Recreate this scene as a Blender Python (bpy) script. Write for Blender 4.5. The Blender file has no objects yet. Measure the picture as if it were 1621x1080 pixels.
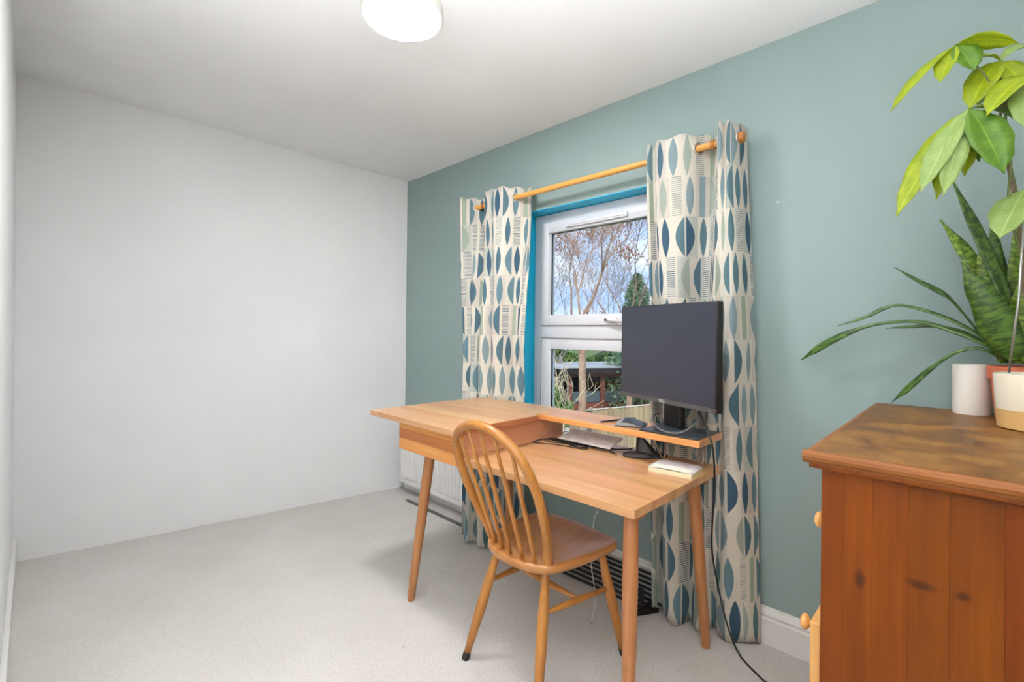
import bpy, bmesh, math, random
from mathutils import Vector, Matrix, Euler

# ------------------------------------------------------------------ camera
F_PX, CXP, HZP = 745.0, 810.5, 525.0
ROLL = math.radians(0.6)
YAW = math.atan2(759, 745)
CAM = Vector((3.199, -2.064, 1.23))
FW = Vector((-math.cos(YAW), math.sin(YAW), 0))
RT = Vector((math.sin(YAW), math.cos(YAW), 0))
UP = Vector((0, 0, 1))
IX = RT * math.cos(ROLL) + UP * math.sin(ROLL)
IY = -RT * math.sin(ROLL) + UP * math.cos(ROLL)
scene = bpy.context.scene
COL = scene.collection
cd = bpy.data.cameras.new('camera')
cam = bpy.data.objects.new('camera', cd)
COL.objects.link(cam)
cd.sensor_fit = 'HORIZONTAL'
cd.sensor_width = 36.0
cd.lens = F_PX / 1621 * 36.0
cd.shift_y = -(540 - HZP) / 1621
cd.clip_start = 0.02
cd.clip_end = 400
m = Matrix((IX, IY, -FW)).transposed().to_4x4()
m.translation = CAM
cam.matrix_world = m
scene.camera = cam

# ------------------------------------------------------------------ view, world, sun
vs = scene.view_settings
vs.view_transform = 'Standard'
vs.look = 'None'
vs.exposure = 0.0
vs.gamma = 1.0
vs.use_curve_mapping = False
SKY_STRENGTH = 1.4
LAMP_POWER = 114.0
FILL_POWER = 6400.0  # strength of the added fill light
SUN_POWER = 3.2


def lin(c):
    return tuple(((v / 255) / 12.92 if v / 255 <= 0.04045 else ((v / 255 + 0.055) / 1.055) ** 2.4) for v in c)


def rgba(c):
    return (*lin(c), 1)


world = bpy.data.worlds.new('sky')
scene.world = world
world.use_nodes = True
nt = world.node_tree
nt.nodes.clear()
wo = nt.nodes.new('ShaderNodeOutputWorld')
bg = nt.nodes.new('ShaderNodeBackground')
bg.inputs[1].default_value = SKY_STRENGTH
tc = nt.nodes.new('ShaderNodeTexCoord')
mp = nt.nodes.new('ShaderNodeMapping')
mp.inputs['Scale'].default_value = (3, 3, 9)
nz = nt.nodes.new('ShaderNodeTexNoise')
nz.inputs['Scale'].default_value = 1.6
nz.inputs['Detail'].default_value = 6
cr = nt.nodes.new('ShaderNodeValToRGB')
cr.color_ramp.elements[0].position = 0.42
cr.color_ramp.elements[0].color = rgba((176, 204, 250))
cr.color_ramp.elements[1].position = 0.66
cr.color_ramp.elements[1].color = rgba((236, 241, 252))
for a_, b_ in ((tc.outputs['Generated'], mp.inputs['Vector']), (mp.outputs[0], nz.inputs['Vector']),
               (nz.outputs['Fac'], cr.inputs[0]), (cr.outputs[0], bg.inputs[0]), (bg.outputs[0], wo.inputs[0])):
    nt.links.new(a_, b_)

sd = bpy.data.lights.new('sun', 'SUN')
sd.energy = SUN_POWER
sd.angle = math.radians(2)
sd.color = (1.0, 0.93, 0.83)
sun = bpy.data.objects.new('sun', sd)
COL.objects.link(sun)
sun.rotation_euler = Vector((-0.35, 0.75, -0.55)).to_track_quat('-Z', 'Y').to_euler()

random.seed(7)


# ------------------------------------------------------------------ pixel helpers (photo pixel -> point at a real distance)
def ray(px, py):
    return FW + IX * ((px - CXP) / F_PX) - IY * ((py - HZP) / F_PX)


def PY(px, py, y):
    d = ray(px, py)
    return CAM + d * ((y - CAM.y) / d.y)


def PZ(px, py, z):
    d = ray(px, py)
    return CAM + d * ((z - CAM.z) / d.z)


def PD(px, py, depth):
    return CAM + ray(px, py) * depth


# ------------------------------------------------------------------ object helpers
WLOC = {}


def thing(name, loc, label, cat, group=None):
    o = bpy.data.objects.new(name, None)
    COL.objects.link(o)
    o.empty_display_size = 0.05
    o.location = loc
    WLOC[o.name] = Vector(loc)
    tag(o, label, cat, group)
    return o


def tag(o, label=None, cat=None, group=None, kind=None):
    if label:
        o['label'] = label
    if cat:
        o['category'] = cat
    if group:
        o['group'] = group
    if kind:
        o['kind'] = kind
    return o


def obj(name, bm, mat, parent=None, smooth=False, autosmooth=None):
    """bm holds world coordinates; origin goes to the bounding-box centre."""
    vs_ = [v.co for v in bm.verts]
    lo = Vector([min(v[i] for v in vs_) for i in range(3)])
    hi = Vector([max(v[i] for v in vs_) for i in range(3)])
    c = (lo + hi) / 2
    bmesh.ops.translate(bm, verts=bm.verts, vec=-c)
    me = bpy.data.meshes.new(name)
    bm.normal_update()
    bm.to_mesh(me)
    bm.free()
    if smooth or autosmooth:
        for p in me.polygons:
            p.use_smooth = True
        if autosmooth:
            me.set_sharp_from_angle(angle=math.radians(autosmooth))
    me.materials.append(mat)
    o = bpy.data.objects.new(name, me)
    COL.objects.link(o)
    WLOC[o.name] = c
    if parent is not None:
        o.parent = parent
        o.location = c - WLOC[parent.name]
    else:
        o.location = c
    return o


def struct(name, bm, mat, **k):
    return tag(obj(name, bm, mat, **k), kind='structure')


def BM():
    return bmesh.new()


def box(bm, x0, x1, y0, y1, z0, z1, bev=0.0, seg=2, mat4=None):
    r = bmesh.ops.create_cube(bm, size=1)
    vs_ = r['verts']
    for v in vs_:
        v.co = Vector((x0 + (v.co.x + .5) * (x1 - x0), y0 + (v.co.y + .5) * (y1 - y0), z0 + (v.co.z + .5) * (z1 - z0)))
    if bev > 0:
        es = list({e for v in vs_ for e in v.link_edges})
        r2 = bmesh.ops.bevel(bm, geom=es, offset=bev, segments=seg, affect='EDGES', profile=0.5)
        vs_ = list({v for f in r2['faces'] for v in f.verts} | {v for v in vs_ if v.is_valid})
    if mat4 is not None:
        bmesh.ops.transform(bm, matrix=mat4, verts=[v for v in vs_ if v.is_valid])
    return bm


def bx(*a, **k):
    return box(BM(), *a, **k)


def frames(pts):
    """parallel-transport frames along a polyline"""
    n = len(pts)
    tans = []
    for i in range(n):
        a = pts[max(i - 1, 0)]
        b = pts[min(i + 1, n - 1)]
        t = (b - a)
        tans.append(t.normalized() if t.length > 1e-9 else Vector((0, 0, 1)))
    ref = Vector((0, 0, 1)) if abs(tans[0].z) < 0.9 else Vector((1, 0, 0))
    nrm = (ref - tans[0] * ref.dot(tans[0])).normalized()
    out = []
    for i in range(n):
        nrm = nrm - tans[i] * nrm.dot(tans[i])
        nrm = nrm.normalized() if nrm.length > 1e-9 else Vector((1, 0, 0))
        out.append((tans[i], nrm, tans[i].cross(nrm)))
    return out


def tube(bm, pts, rad, seg=8, cap=True, sx=1.0, sy=1.0):
    pts = [Vector(p) for p in pts]
    if not hasattr(rad, '__len__'):
        rad = [rad] * len(pts)
    rings = []
    for p, r, (t, n, b) in zip(pts, rad, frames(pts)):
        rings.append([bm.verts.new(p + n * (r * sx * math.cos(2 * math.pi * k / seg)) + b * (r * sy * math.sin(2 * math.pi * k / seg))) for k in range(seg)])
    for i in range(len(rings) - 1):
        for k in range(seg):
            bm.faces.new((rings[i][k], rings[i][(k + 1) % seg], rings[i + 1][(k + 1) % seg], rings[i + 1][k]))
    if cap:
        bm.faces.new(list(reversed(rings[0])))
        bm.faces.new(rings[-1])
    return bm


def tb(pts, rad, **k):
    return tube(BM(), pts, rad, **k)


def lathe(prof, c, seg=32, bm=None):
    """prof: list of (r, z) from bottom to top, c: base centre"""
    bm = bm or BM()
    rings = []
    for r, z in prof:
        if r < 1e-6:
            rings.append([bm.verts.new((c[0], c[1], c[2] + z))])
        else:
            rings.append([bm.verts.new((c[0] + r * math.cos(2 * math.pi * k / seg), c[1] + r * math.sin(2 * math.pi * k / seg), c[2] + z)) for k in range(seg)])
    for a, b in zip(rings, rings[1:]):
        if len(a) == 1 and len(b) == 1:
            continue
        for k in range(seg):
            k2 = (k + 1) % seg
            if len(a) == 1:
                bm.faces.new((a[0], b[k2], b[k]))
            elif len(b) == 1:
                bm.faces.new((a[k], a[k2], b[0]))
            else:
                bm.faces.new((a[k], a[k2], b[k2], b[k]))
    bmesh.ops.recalc_face_normals(bm, faces=bm.faces)
    return bm


def catmull(P, n):
    P = [Vector(p) for p in P]
    Q = [P[0] * 2 - P[1]] + P + [P[-1] * 2 - P[-2]]
    out = []
    m_ = len(P) - 1
    for i in range(n):
        u = i / (n - 1) * m_
        k = min(int(u), m_ - 1)
        t = u - k
        a, b, c, d = Q[k], Q[k + 1], Q[k + 2], Q[k + 3]
        out.append(0.5 * ((2 * b) + (c - a) * t + (2 * a - 5 * b + 4 * c - d) * t * t + (3 * b - a - 3 * c + d) * t ** 3))
    return out


def prism(bm, poly, axis_dir, base=Vector((0, 0, 0))):
    """extrude closed 3D polygon along a vector"""
    a = [bm.verts.new(Vector(p) + base) for p in poly]
    b = [bm.verts.new(Vector(p) + base + axis_dir) for p in poly]
    n = len(poly)
    bm.faces.new(list(reversed(a)))
    bm.faces.new(b)
    for i in range(n):
        bm.faces.new((a[i], a[(i + 1) % n], b[(i + 1) % n], b[i]))
    bmesh.ops.recalc_face_normals(bm, faces=bm.faces)
    return bm


# ------------------------------------------------------------------ materials
class NT:
    def __init__(self, name):
        self.m = bpy.data.materials.new(name)
        self.m.use_nodes = True
        self.t = self.m.node_tree
        self.b = self.t.nodes['Principled BSDF']
        self.o = self.t.nodes['Material Output']

    def n(self, ty, **k):
        nd = self.t.nodes.new('ShaderNode' + ty)
        for key, v in k.items():
            setattr(nd, key, v)
        return nd

    def l(self, a, b):
        self.t.links.new(a, b)

    def math(self, op, a, b=None, c=None, clamp=False):
        nd = self.n('Math', operation=op, use_clamp=clamp)
        for i, v in enumerate((a, b, c)):
            if v is None:
                continue
            if isinstance(v, (int, float)):
                nd.inputs[i].default_value = v
            else:
                self.l(v, nd.inputs[i])
        return nd.outputs[0]

    def vmath(self, op, a, b=None):
        nd = self.n('VectorMath', operation=op)
        for i, v in enumerate((a, b)):
            if v is None:
                continue
            if isinstance(v, (tuple, Vector)):
                nd.inputs[i].default_value = v
            else:
                self.l(v, nd.inputs[i])
        return nd

    def mix(self, fac, a, b, blend='MIX'):
        nd = self.n('Mix', data_type='RGBA', blend_type=blend)
        for i, v in ((0, fac), (6, a), (7, b)):
            if isinstance(v, (int, float)):
                nd.inputs[i].default_value = v
            elif isinstance(v, tuple):
                nd.inputs[i].default_value = v if len(v) == 4 else (*v, 1)
            else:
                self.l(v, nd.inputs[i])
        return nd.outputs[2]

    def noise(self, vec, scale, detail=3, rough=0.5, dist=0.0):
        nd = self.n('TexNoise')
        nd.inputs['Scale'].default_value = scale
        nd.inputs['Detail'].default_value = detail
        nd.inputs['Roughness'].default_value = rough
        nd.inputs['Distortion'].default_value = dist
        if vec is not None:
            self.l(vec, nd.inputs['Vector'])
        return nd

    def ramp(self, fac, stops, interp='LINEAR'):
        nd = self.n('ValToRGB')
        r = nd.color_ramp
        r.interpolation = interp
        while len(r.elements) > 1:
            r.elements.remove(r.elements[-1])
        r.elements[0].position = stops[0][0]
        r.elements[0].color = (*stops[0][1], 1)
        for p, c in stops[1:]:
            e = r.elements.new(p)
            e.color = (*c, 1)
        self.l(fac, nd.inputs[0])
        return nd.outputs[0]

    def bump(self, h, strength, dist=0.002):
        nd = self.n('Bump')
        nd.inputs['Strength'].default_value = strength
        nd.inputs['Distance'].default_value = dist
        self.l(h, nd.inputs['Height'])
        self.l(nd.outputs[0], self.b.inputs['Normal'])

    def base(self, c):
        if isinstance(c, tuple):
            self.b.inputs['Base Color'].default_value = (*c[:3], 1)
        else:
            self.l(c, self.b.inputs['Base Color'])

    def pos(self):
        return self.n('NewGeometry').outputs['Position']

    def objco(self):
        return self.n('TexCoord').outputs['Object']

    def rand(self):
        return self.n('ObjectInfo').outputs['Random']


def plain(name, c, rough=0.5, metal=0.0, var=0.06, vscale=8.0, bump=0.0, bscale=200.0, spec=0.5):
    t = NT(name)
    p = t.objco()
    nz_ = t.noise(p, vscale, 4)
    lo = tuple(max(0, v * (1 - var)) for v in lin(c))
    hi = tuple(min(1, v * (1 + var)) for v in lin(c))
    t.base(t.ramp(nz_.outputs['Fac'], [(0.3, lo), (0.7, hi)]))
    t.b.inputs['Roughness'].default_value = rough
    t.b.inputs['Metallic'].default_value = metal
    t.b.inputs['Specular IOR Level'].default_value = spec
    if bump:
        t.bump(t.noise(p, bscale, 2).outputs['Fac'], bump, 0.001)
    return t.m


def wood(name, light, dark, axis='z', rough=0.38, tint=0.12, scale=1.0, contrast=(0.35, 0.68), knots=(), coat=0.0, knotcol=(60, 30, 12), voro=0.0, hue=0.0, spec=0.5):
    t = NT(name)
    rnd = t.rand()
    off = t.n('CombineXYZ')
    t.l(t.math('MULTIPLY', rnd, 17.3), off.inputs[0])
    t.l(t.math('MULTIPLY', rnd, 31.1), off.inputs[1])
    t.l(t.math('MULTIPLY', rnd, 11.7), off.inputs[2])
    v = t.vmath('ADD', t.objco(), off.outputs[0]).outputs[0]
    st = {'x': (1.2, 16, 16), 'y': (16, 1.2, 16), 'z': (16, 16, 1.2)}[axis]
    s2 = {'x': (5, 120, 120), 'y': (120, 5, 120), 'z': (120, 120, 5)}[axis]
    v1 = t.vmath('MULTIPLY', v, tuple(a * scale for a in st)).outputs[0]
    v2 = t.vmath('MULTIPLY', v, tuple(a * scale for a in s2)).outputs[0]
    n1 = t.noise(v1, 1.0, 4, 0.55, 0.6).outputs['Fac']
    n2 = t.noise(v2, 1.0, 2, 0.5).outputs['Fac']
    f = t.math('ADD', t.math('MULTIPLY', n1, 0.75), t.math('MULTIPLY', n2, 0.25))
    mid = tuple((a + b) / 2 for a, b in zip(lin(light), lin(dark)))
    col = t.ramp(f, [(contrast[0], lin(dark)), ((contrast[0] + contrast[1]) / 2, mid), (contrast[1], lin(light))])
    if tint:
        hs = t.n('HueSaturation')
        t.l(col, hs.inputs['Color'])
        t.l(t.math('ADD', t.math('MULTIPLY', rnd, 2 * tint), 1 - tint), hs.inputs['Value'])
        if hue:
            r2 = t.math('FRACT', t.math('MULTIPLY', rnd, 7.77))
            t.l(t.math('ADD', t.math('MULTIPLY', r2, 2 * hue), 0.5 - hue), hs.inputs['Hue'])
        col = hs.outputs[0]
    if voro:
        vo = t.n('TexVoronoi')
        sk = {'x': (2.2, 9, 9), 'y': (9, 2.2, 9), 'z': (9, 9, 2.2)}[axis]
        t.l(t.vmath('MULTIPLY', v, sk).outputs[0], vo.inputs['Vector'])
        vo.inputs['Scale'].default_value = 1.0
        k_ = t.ramp(vo.outputs['Distance'], [(voro * 0.5, (1, 1, 1)), (voro, (0, 0, 0))])
        col = t.mix(t.math('MULTIPLY', k_, 0.7), col, rgba(knotcol))
    if knots:
        pos = t.pos()
        tot = None
        wob = t.noise(pos, 40, 2).outputs['Fac']
        for (kx, ky, kz, rx, ry, rz) in knots:
            d = t.vmath('SUBTRACT', pos, (kx, ky, kz)).outputs[0]
            d = t.vmath('MULTIPLY', d, (1 / rx, 1 / ry, 1 / rz)).outputs[0]
            ln = t.vmath('LENGTH', d).outputs['Value']
            ln = t.math('ADD', ln, t.math('MULTIPLY', t.math('SUBTRACT', wob, 0.5), 1.2))
            k_ = t.math('SUBTRACT', 1.6, ln, clamp=True)
            tot = k_ if tot is None else t.math('MAXIMUM', tot, k_)
        col = t.mix(t.math('MULTIPLY', tot, 0.85), col, rgba(knotcol))
    t.base(col)
    t.b.inputs['Roughness'].default_value = rough
    t.b.inputs['Coat Weight'].default_value = coat
    t.b.inputs['Coat Roughness'].default_value = 0.36
    t.b.inputs['Specular IOR Level'].default_value = spec
    t.bump(f, 0.12, 0.001)
    return t.m


def paint(name, c, rough=0.6, var=0.03, patch=(), bump=0.12):
    t = NT(name)
    p = t.pos()
    n1 = t.noise(p, 1.7, 3).outputs['Fac']
    n2 = t.noise(p, 160, 2).outputs['Fac']
    n3 = t.noise(p, 5, 3).outputs['Fac']
    lo = tuple(v * (1 - var) for v in lin(c))
    hi = tuple(min(1, v * (1 + var)) for v in lin(c))
    col = t.ramp(n1, [(0.3, lo), (0.7, hi)])
    # small chips and scuffs
    if patch:
        vo = t.n('TexVoronoi')
        t.l(p, vo.inputs['Vector'])
        vo.inputs['Scale'].default_value = 2.6
        k_ = t.ramp(vo.outputs['Distance'], [(0.010, (1, 1, 1)), (0.016, (0, 0, 0))])
        col = t.mix(t.math('MULTIPLY', k_, 0.6), col, rgba(patch))
    t.base(col)
    t.b.inputs['Roughness'].default_value = rough
    t.bump(t.math('ADD', t.math('MULTIPLY', n2, 0.35), n3), bump, 0.004)
    return t.m


M = {}
M['white_wall'] = paint('white_wall_paint', (236, 236, 236), 0.7)
M['ceiling'] = paint('ceiling_paint', (245, 245, 245), 0.8, bump=0.25)
M['teal'] = paint('teal_wall_paint', (141, 160, 157), 0.55, patch=(205, 215, 212))
M['cyan'] = paint('cyan_reveal_paint', (8, 186, 228), 0.4, bump=0.03)
M['trim'] = paint('white_gloss_paint', (232, 230, 226), 0.35, bump=0.03)
M['upvc'] = plain('window_plastic', (222, 223, 228), 0.3, var=0.01)
M['radiator'] = plain('radiator_enamel', (236, 235, 232), 0.35, var=0.01)
M['black'] = plain('black_plastic', (22, 22, 24), 0.45)
M['black_metal'] = plain('black_metal', (30, 30, 32), 0.4, metal=0.3)
M['gasket'] = plain('dark_gasket', (50, 52, 56), 0.6)
M['rubber'] = plain('black_rubber', (28, 27, 27), 0.7)
M['steel'] = plain('brushed_steel', (190, 188, 184), 0.35, metal=0.9)
M['white_cable'] = plain('white_cable', (230, 230, 228), 0.45)
M['grey_cable'] = plain('grey_cable', (92, 92, 92), 0.4)
M['cup'] = plain('white_ceramic', (232, 226, 216), 0.45, var=0.02)
M['terracotta'] = plain('terracotta', (196, 106, 72), 0.75, var=0.08, bump=0.1)
M['soil'] = plain('potting_soil', (52, 38, 28), 0.95, var=0.3, vscale=60, bump=0.5, bscale=120)
M['paper'] = plain('paper', (232, 228, 214), 0.8, var=0.03)
M['cream_cover'] = plain('cream_book_cover', (222, 212, 176), 0.55, var=0.06)
M['lilac_cover'] = plain('pale_book_jacket', (206, 200, 204), 0.35, var=0.1, vscale=25)
M['dark_leather'] = plain('dark_notebook_cover', (34, 36, 44), 0.4)
M['slate'] = plain('slate_plastic', (50, 56, 64), 0.3)
M['charcoal'] = plain('charcoal_rubber', (52, 52, 54), 0.6)
M['gunmetal'] = plain('gunmetal_plastic', (92, 92, 96), 0.35, metal=0.5)
M['white_plastic'] = plain('keyboard_case', (232, 232, 234), 0.35)
M['key'] = plain('white_key_plastic', (240, 240, 240), 0.4, var=0.01)
M['letter'] = plain('pale_logo', (205, 205, 205), 0.4)
M['dowel'] = wood('rod_wood', (232, 172, 92), (212, 146, 66), 'x', 0.35, 0.0)
M['finial'] = wood('finial_wood', (190, 124, 52), (158, 94, 34), 'x', 0.35, 0.0)
M['desk_x'] = wood('desk_pine_long', (216, 166, 116), (186, 132, 80), 'x', 0.34, 0.09, coat=0.7, voro=0.07, knotcol=(120, 66, 36), hue=0.008)
M['desk_front'] = wood('desk_pine_front', (226, 154, 82), (186, 108, 46), 'x', 0.33, 0.22, coat=0.2, voro=0.11, knotcol=(96, 46, 20), hue=0.008)
M['desk_shelf'] = wood('desk_pine_shelf', (226, 160, 92), (196, 122, 58), 'x', 0.3, 0.02, coat=0.9)
M['desk_end'] = wood('desk_pine_end', (178, 112, 72), (142, 84, 52), 'y', 0.4, 0.05)
M['desk_side'] = wood('desk_pine_side', (214, 154, 116), (190, 126, 88), 'y', 0.32, 0.05, coat=0.2)
M['desk_leg'] = wood('desk_beech_leg', (186, 128, 80), (156, 100, 58), 'z', 0.38, 0.05)
M['chair'] = wood('chair_golden_elm', (188, 128, 58), (154, 96, 34), 'z', 0.34, 0.04, coat=0.2)
M['chair_seat'] = wood('chair_seat_elm', (194, 136, 76), (162, 102, 48), 'y', 0.3, 0.0, coat=0.5)
A_ = [(3.02, -0.967, 0.795, 0.006, 0.03, 0.012)]
M['chest_side'] = wood('chest_stained_pine', (126, 60, 4), (96, 42, 2), 'z', 0.45, 0.10, coat=0.0, voro=0.0, hue=0.004, spec=0.2,
                       knots=[(3.048, -0.967, 0.768, .007, .05, .014), (3.135, -0.967, 0.79, .016, .05, .007), (3.19, -0.967, 0.79, .008, .05, .007),
                              (3.295, -0.967, 0.69, .022, .05, .009), (3.33, -0.967, 0.79, .008, .05, .012)], knotcol=(58, 24, 8))
M['chest_top'] = None
M['pale_pine'] = wood('pale_pine_front', (226, 172, 102), (198, 138, 68), 'z', 0.4, 0.05)


def chest_top_mat():
    t = NT('chest_top_worn_pine')
    rnd = t.rand()
    p = t.pos()
    v1 = t.vmath('MULTIPLY', p, (24, 3.5, 24)).outputs[0]
    n1 = t.noise(v1, 1.0, 4, 0.6, 0.8).outputs['Fac']
    n2 = t.noise(p, 9, 5, 0.62, 0.5).outputs['Fac']
    c1 = t.ramp(n1, [(0.3, lin((84, 48, 15))), (0.7, lin((132, 88, 34)))])
    c2 = t.ramp(n2, [(0.34, lin((66, 40, 19))), (0.48, lin((116, 74, 27))), (0.62, lin((160, 116, 56)))])
    col = t.mix(0.55, c1, c2)
    hs = t.n('HueSaturation')
    t.l(col, hs.inputs['Color'])
    t.l(t.math('ADD', t.math('MULTIPLY', rnd, 0.2), 0.9), hs.inputs['Value'])
    t.base(hs.outputs[0])
    t.l(t.math('ADD', t.math('MULTIPLY', n2, 0.35), 0.28), t.b.inputs['Roughness'])
    t.b.inputs['Coat Weight'].default_value = 0.0
    t.b.inputs['Specular IOR Level'].default_value = 0.35
    t.bump(n2, 0.15, 0.002)
    return t.m


M['chest_top'] = chest_top_mat()


def carpet_mat():
    t = NT('carpet_loop')
    p = t.pos()
    v = t.vmath('MULTIPLY', p, (160, 160, 1)).outputs[0]
    vo = t.n('TexVoronoi')
    t.l(v, vo.inputs['Vector'])
    vo.inputs['Scale'].default_value = 1.0
    n1 = t.noise(p, 2.2, 4).outputs['Fac']
    n2 = t.noise(p, 90, 3, 0.7).outputs['Fac']
    c1 = t.ramp(n1, [(0.3, lin((208, 203, 197))), (0.7, lin((217, 212, 207)))])
    c2 = t.ramp(n2, [(0.3, (0.86, 0.855, 0.85)), (0.7, (1, 1, 1))])
    col = t.mix(1.0, c1, c2, 'MULTIPLY')
    # a few crumbs
    vf = t.n('TexVoronoi')
    t.l(p, vf.inputs['Vector'])
    vf.inputs['Scale'].default_value = 5.5
    k_ = t.ramp(vf.outputs['Distance'], [(0.016, (1, 1, 1)), (0.022, (0, 0, 0))])
    col = t.mix(t.math('MULTIPLY', k_, 0.55), col, rgba((96, 84, 70)))
    t.base(col)
    t.b.inputs['Roughness'].default_value = 0.95
    t.b.inputs['Specular IOR Level'].default_value = 0.1
    t.bump(t.math('ADD', vo.outputs['Distance'], n2), 0.3, 0.004)
    return t.m


M['carpet'] = carpet_mat()


def glass_mat():
    t = NT('window_glass')
    t.t.nodes.remove(t.b)
    tr = t.n('BsdfTransparent')
    tr.inputs[0].default_value = (0.97, 0.985, 0.985, 1)
    gl = t.n('BsdfGlossy')
    gl.inputs['Roughness'].default_value = 0.02
    fr = t.n('Fresnel')
    fr.inputs[0].default_value = 1.3
    mx = t.n('MixShader')
    t.l(fr.outputs[0], mx.inputs[0])
    t.l(tr.outputs[0], mx.inputs[1])
    t.l(gl.outputs[0], mx.inputs[2])
    t.l(mx.outputs[0], t.o.inputs[0])
    return t.m


M['glass'] = glass_mat()


def screen_mat():
    t = NT('monitor_screen_off')
    t.base(lin((44, 47, 60)))
    t.b.inputs['Roughness'].default_value = 0.34
    t.b.inputs['Specular IOR Level'].default_value = 0.6
    t.bump(t.noise(t.objco(), 900, 1).outputs['Fac'], 0.05, 0.0005)
    return t.m


M['screen'] = screen_mat()


def emit_mat(name, c, s):
    t = NT(name)
    t.base((0.8, 0.8, 0.8))
    t.b.inputs['Emission Color'].default_value = (*c, 1)
    t.b.inputs['Emission Strength'].default_value = s
    return t.m


def curtain_mat():
    """printed cloth: staggered rows of half-lens leaves, stripes and hatching; UV is in metres"""
    t = NT('curtain_print')
    uv = t.n('UVMap')
    sp = t.n('SeparateXYZ')
    t.l(uv.outputs[0], sp.inputs[0])
    U, V = sp.outputs[0], sp.outputs[1]
    ROW, CW = 0.172, 0.062
    vr = t.math('DIVIDE', V, ROW)
    row = t.math('FLOOR', vr)
    q = t.math('MULTIPLY_ADD', t.math('FRACT', vr), 2.0, -1.0)         # -1..1 down the row

    def wn(a, b, seed):
        cx = t.n('CombineXYZ')
        t.l(a, cx.inputs[0])
        if b is not None:
            t.l(b, cx.inputs[1])
        cx.inputs[2].default_value = seed
        w = t.n('TexWhiteNoise', noise_dimensions='3D')
        t.l(cx.outputs[0], w.inputs['Vector'])
        return w.outputs['Value']

    shift = wn(row, None, 3.3)
    uc = t.math('ADD', t.math('DIVIDE', U, CW), shift)
    colr = t.math('FLOOR', uc)
    p = t.math('MULTIPLY_ADD', t.math('FRACT', uc), 2.0, -1.0)
    kind, r1, r2, r3 = (wn(colr, row, s_) for s_ in (0.7, 5.1, 9.4, 13.9))
    lens = t.math('SUBTRACT', 1.0, t.math('MULTIPLY', q, q))
    CR = lin((224, 217, 203))
    # printed motifs: slender lens / half lens facing left / half lens facing right / hatched block / pale stripe
    slender = t.math('LESS_THAN', t.math('ABSOLUTE', p), t.math('MULTIPLY', lens, 0.62))
    half_l = t.math('MULTIPLY', t.math('LESS_THAN', p, 0.86), t.math('GREATER_THAN', p, t.math('SUBTRACT', 0.86, t.math('MULTIPLY', lens, 1.35))))
    half_r = t.math('MULTIPLY', t.math('GREATER_THAN', p, -0.86), t.math('LESS_THAN', p, t.math('ADD', -0.86, t.math('MULTIPLY', lens, 1.35))))

    def between(v, a, b):
        return t.math('MULTIPLY', t.math('GREATER_THAN', v, a), t.math('LESS_THAN', v, b))

    m1 = t.math('MULTIPLY', slender, t.math('LESS_THAN', kind, 0.36))
    m2 = t.math('MULTIPLY', half_l, between(kind, 0.36, 0.56))
    m3 = t.math('MULTIPLY', half_r, between(kind, 0.56, 0.76))
    mask = t.math('MAXIMUM', m1, t.math('MAXIMUM', m2, m3))
    ink = t.ramp(r1, [(0.0, lin((82, 112, 126))), (0.24, lin((108, 138, 148))), (0.44, lin((66, 94, 114))), (0.58, lin((138, 158, 162))), (0.74, lin((164, 174, 160))), (0.90, lin((94, 124, 132)))], 'CONSTANT')
    bgc = t.ramp(r2, [(0.0, CR), (0.70, lin((194, 196, 186))), (0.85, lin((212, 203, 192)))], 'CONSTANT')
    col = t.mix(mask, bgc, ink)
    stripe = t.math('MULTIPLY', t.math('LESS_THAN', t.math('ABSOLUTE', p), 0.45), t.math('GREATER_THAN', kind, 0.92))
    col = t.mix(stripe, col, t.ramp(r3, [(0.0, lin((166, 178, 160))), (0.5, lin((140, 164, 172)))], 'CONSTANT'))
    hat = t.math('LESS_THAN', t.math('FRACT', t.math('MULTIPLY', V, 1 / 0.0086)), 0.42)
    hatched = t.math('MULTIPLY', t.math('LESS_THAN', t.math('ABSOLUTE', p), 0.66), between(kind, 0.76, 0.92))
    col = t.mix(hatched, col, t.mix(hat, (*CR, 1), t.ramp(r3, [(0.0, lin((92, 112, 126))), (0.6, lin((150, 156, 152)))], 'CONSTANT')))
    # watery print variation
    n1 = t.noise(uv.outputs[0], 90, 3, 0.6).outputs['Fac']
    col = t.mix(0.35, col, t.ramp(n1, [(0.3, (0.75, 0.75, 0.75)), (0.7, (1, 1, 1))]), 'MULTIPLY')
    t.base(col)
    t.b.inputs['Roughness'].default_value = 0.85
    t.b.inputs['Specular IOR Level'].default_value = 0.2
    # thin cloth lets some daylight through
    tl = t.n('BsdfTranslucent')
    t.l(col, tl.inputs[0])
    mx = t.n('MixShader')
    mx.inputs[0].default_value = 0.14
    t.l(t.b.outputs[0], mx.inputs[1])
    t.l(tl.outputs[0], mx.inputs[2])
    t.l(mx.outputs[0], t.o.inputs[0])
    wv = t.noise(uv.outputs[0], 900, 1).outputs['Fac']
    t.bump(wv, 0.15, 0.0006)
    return t.m


M['curtain'] = curtain_mat()


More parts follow.
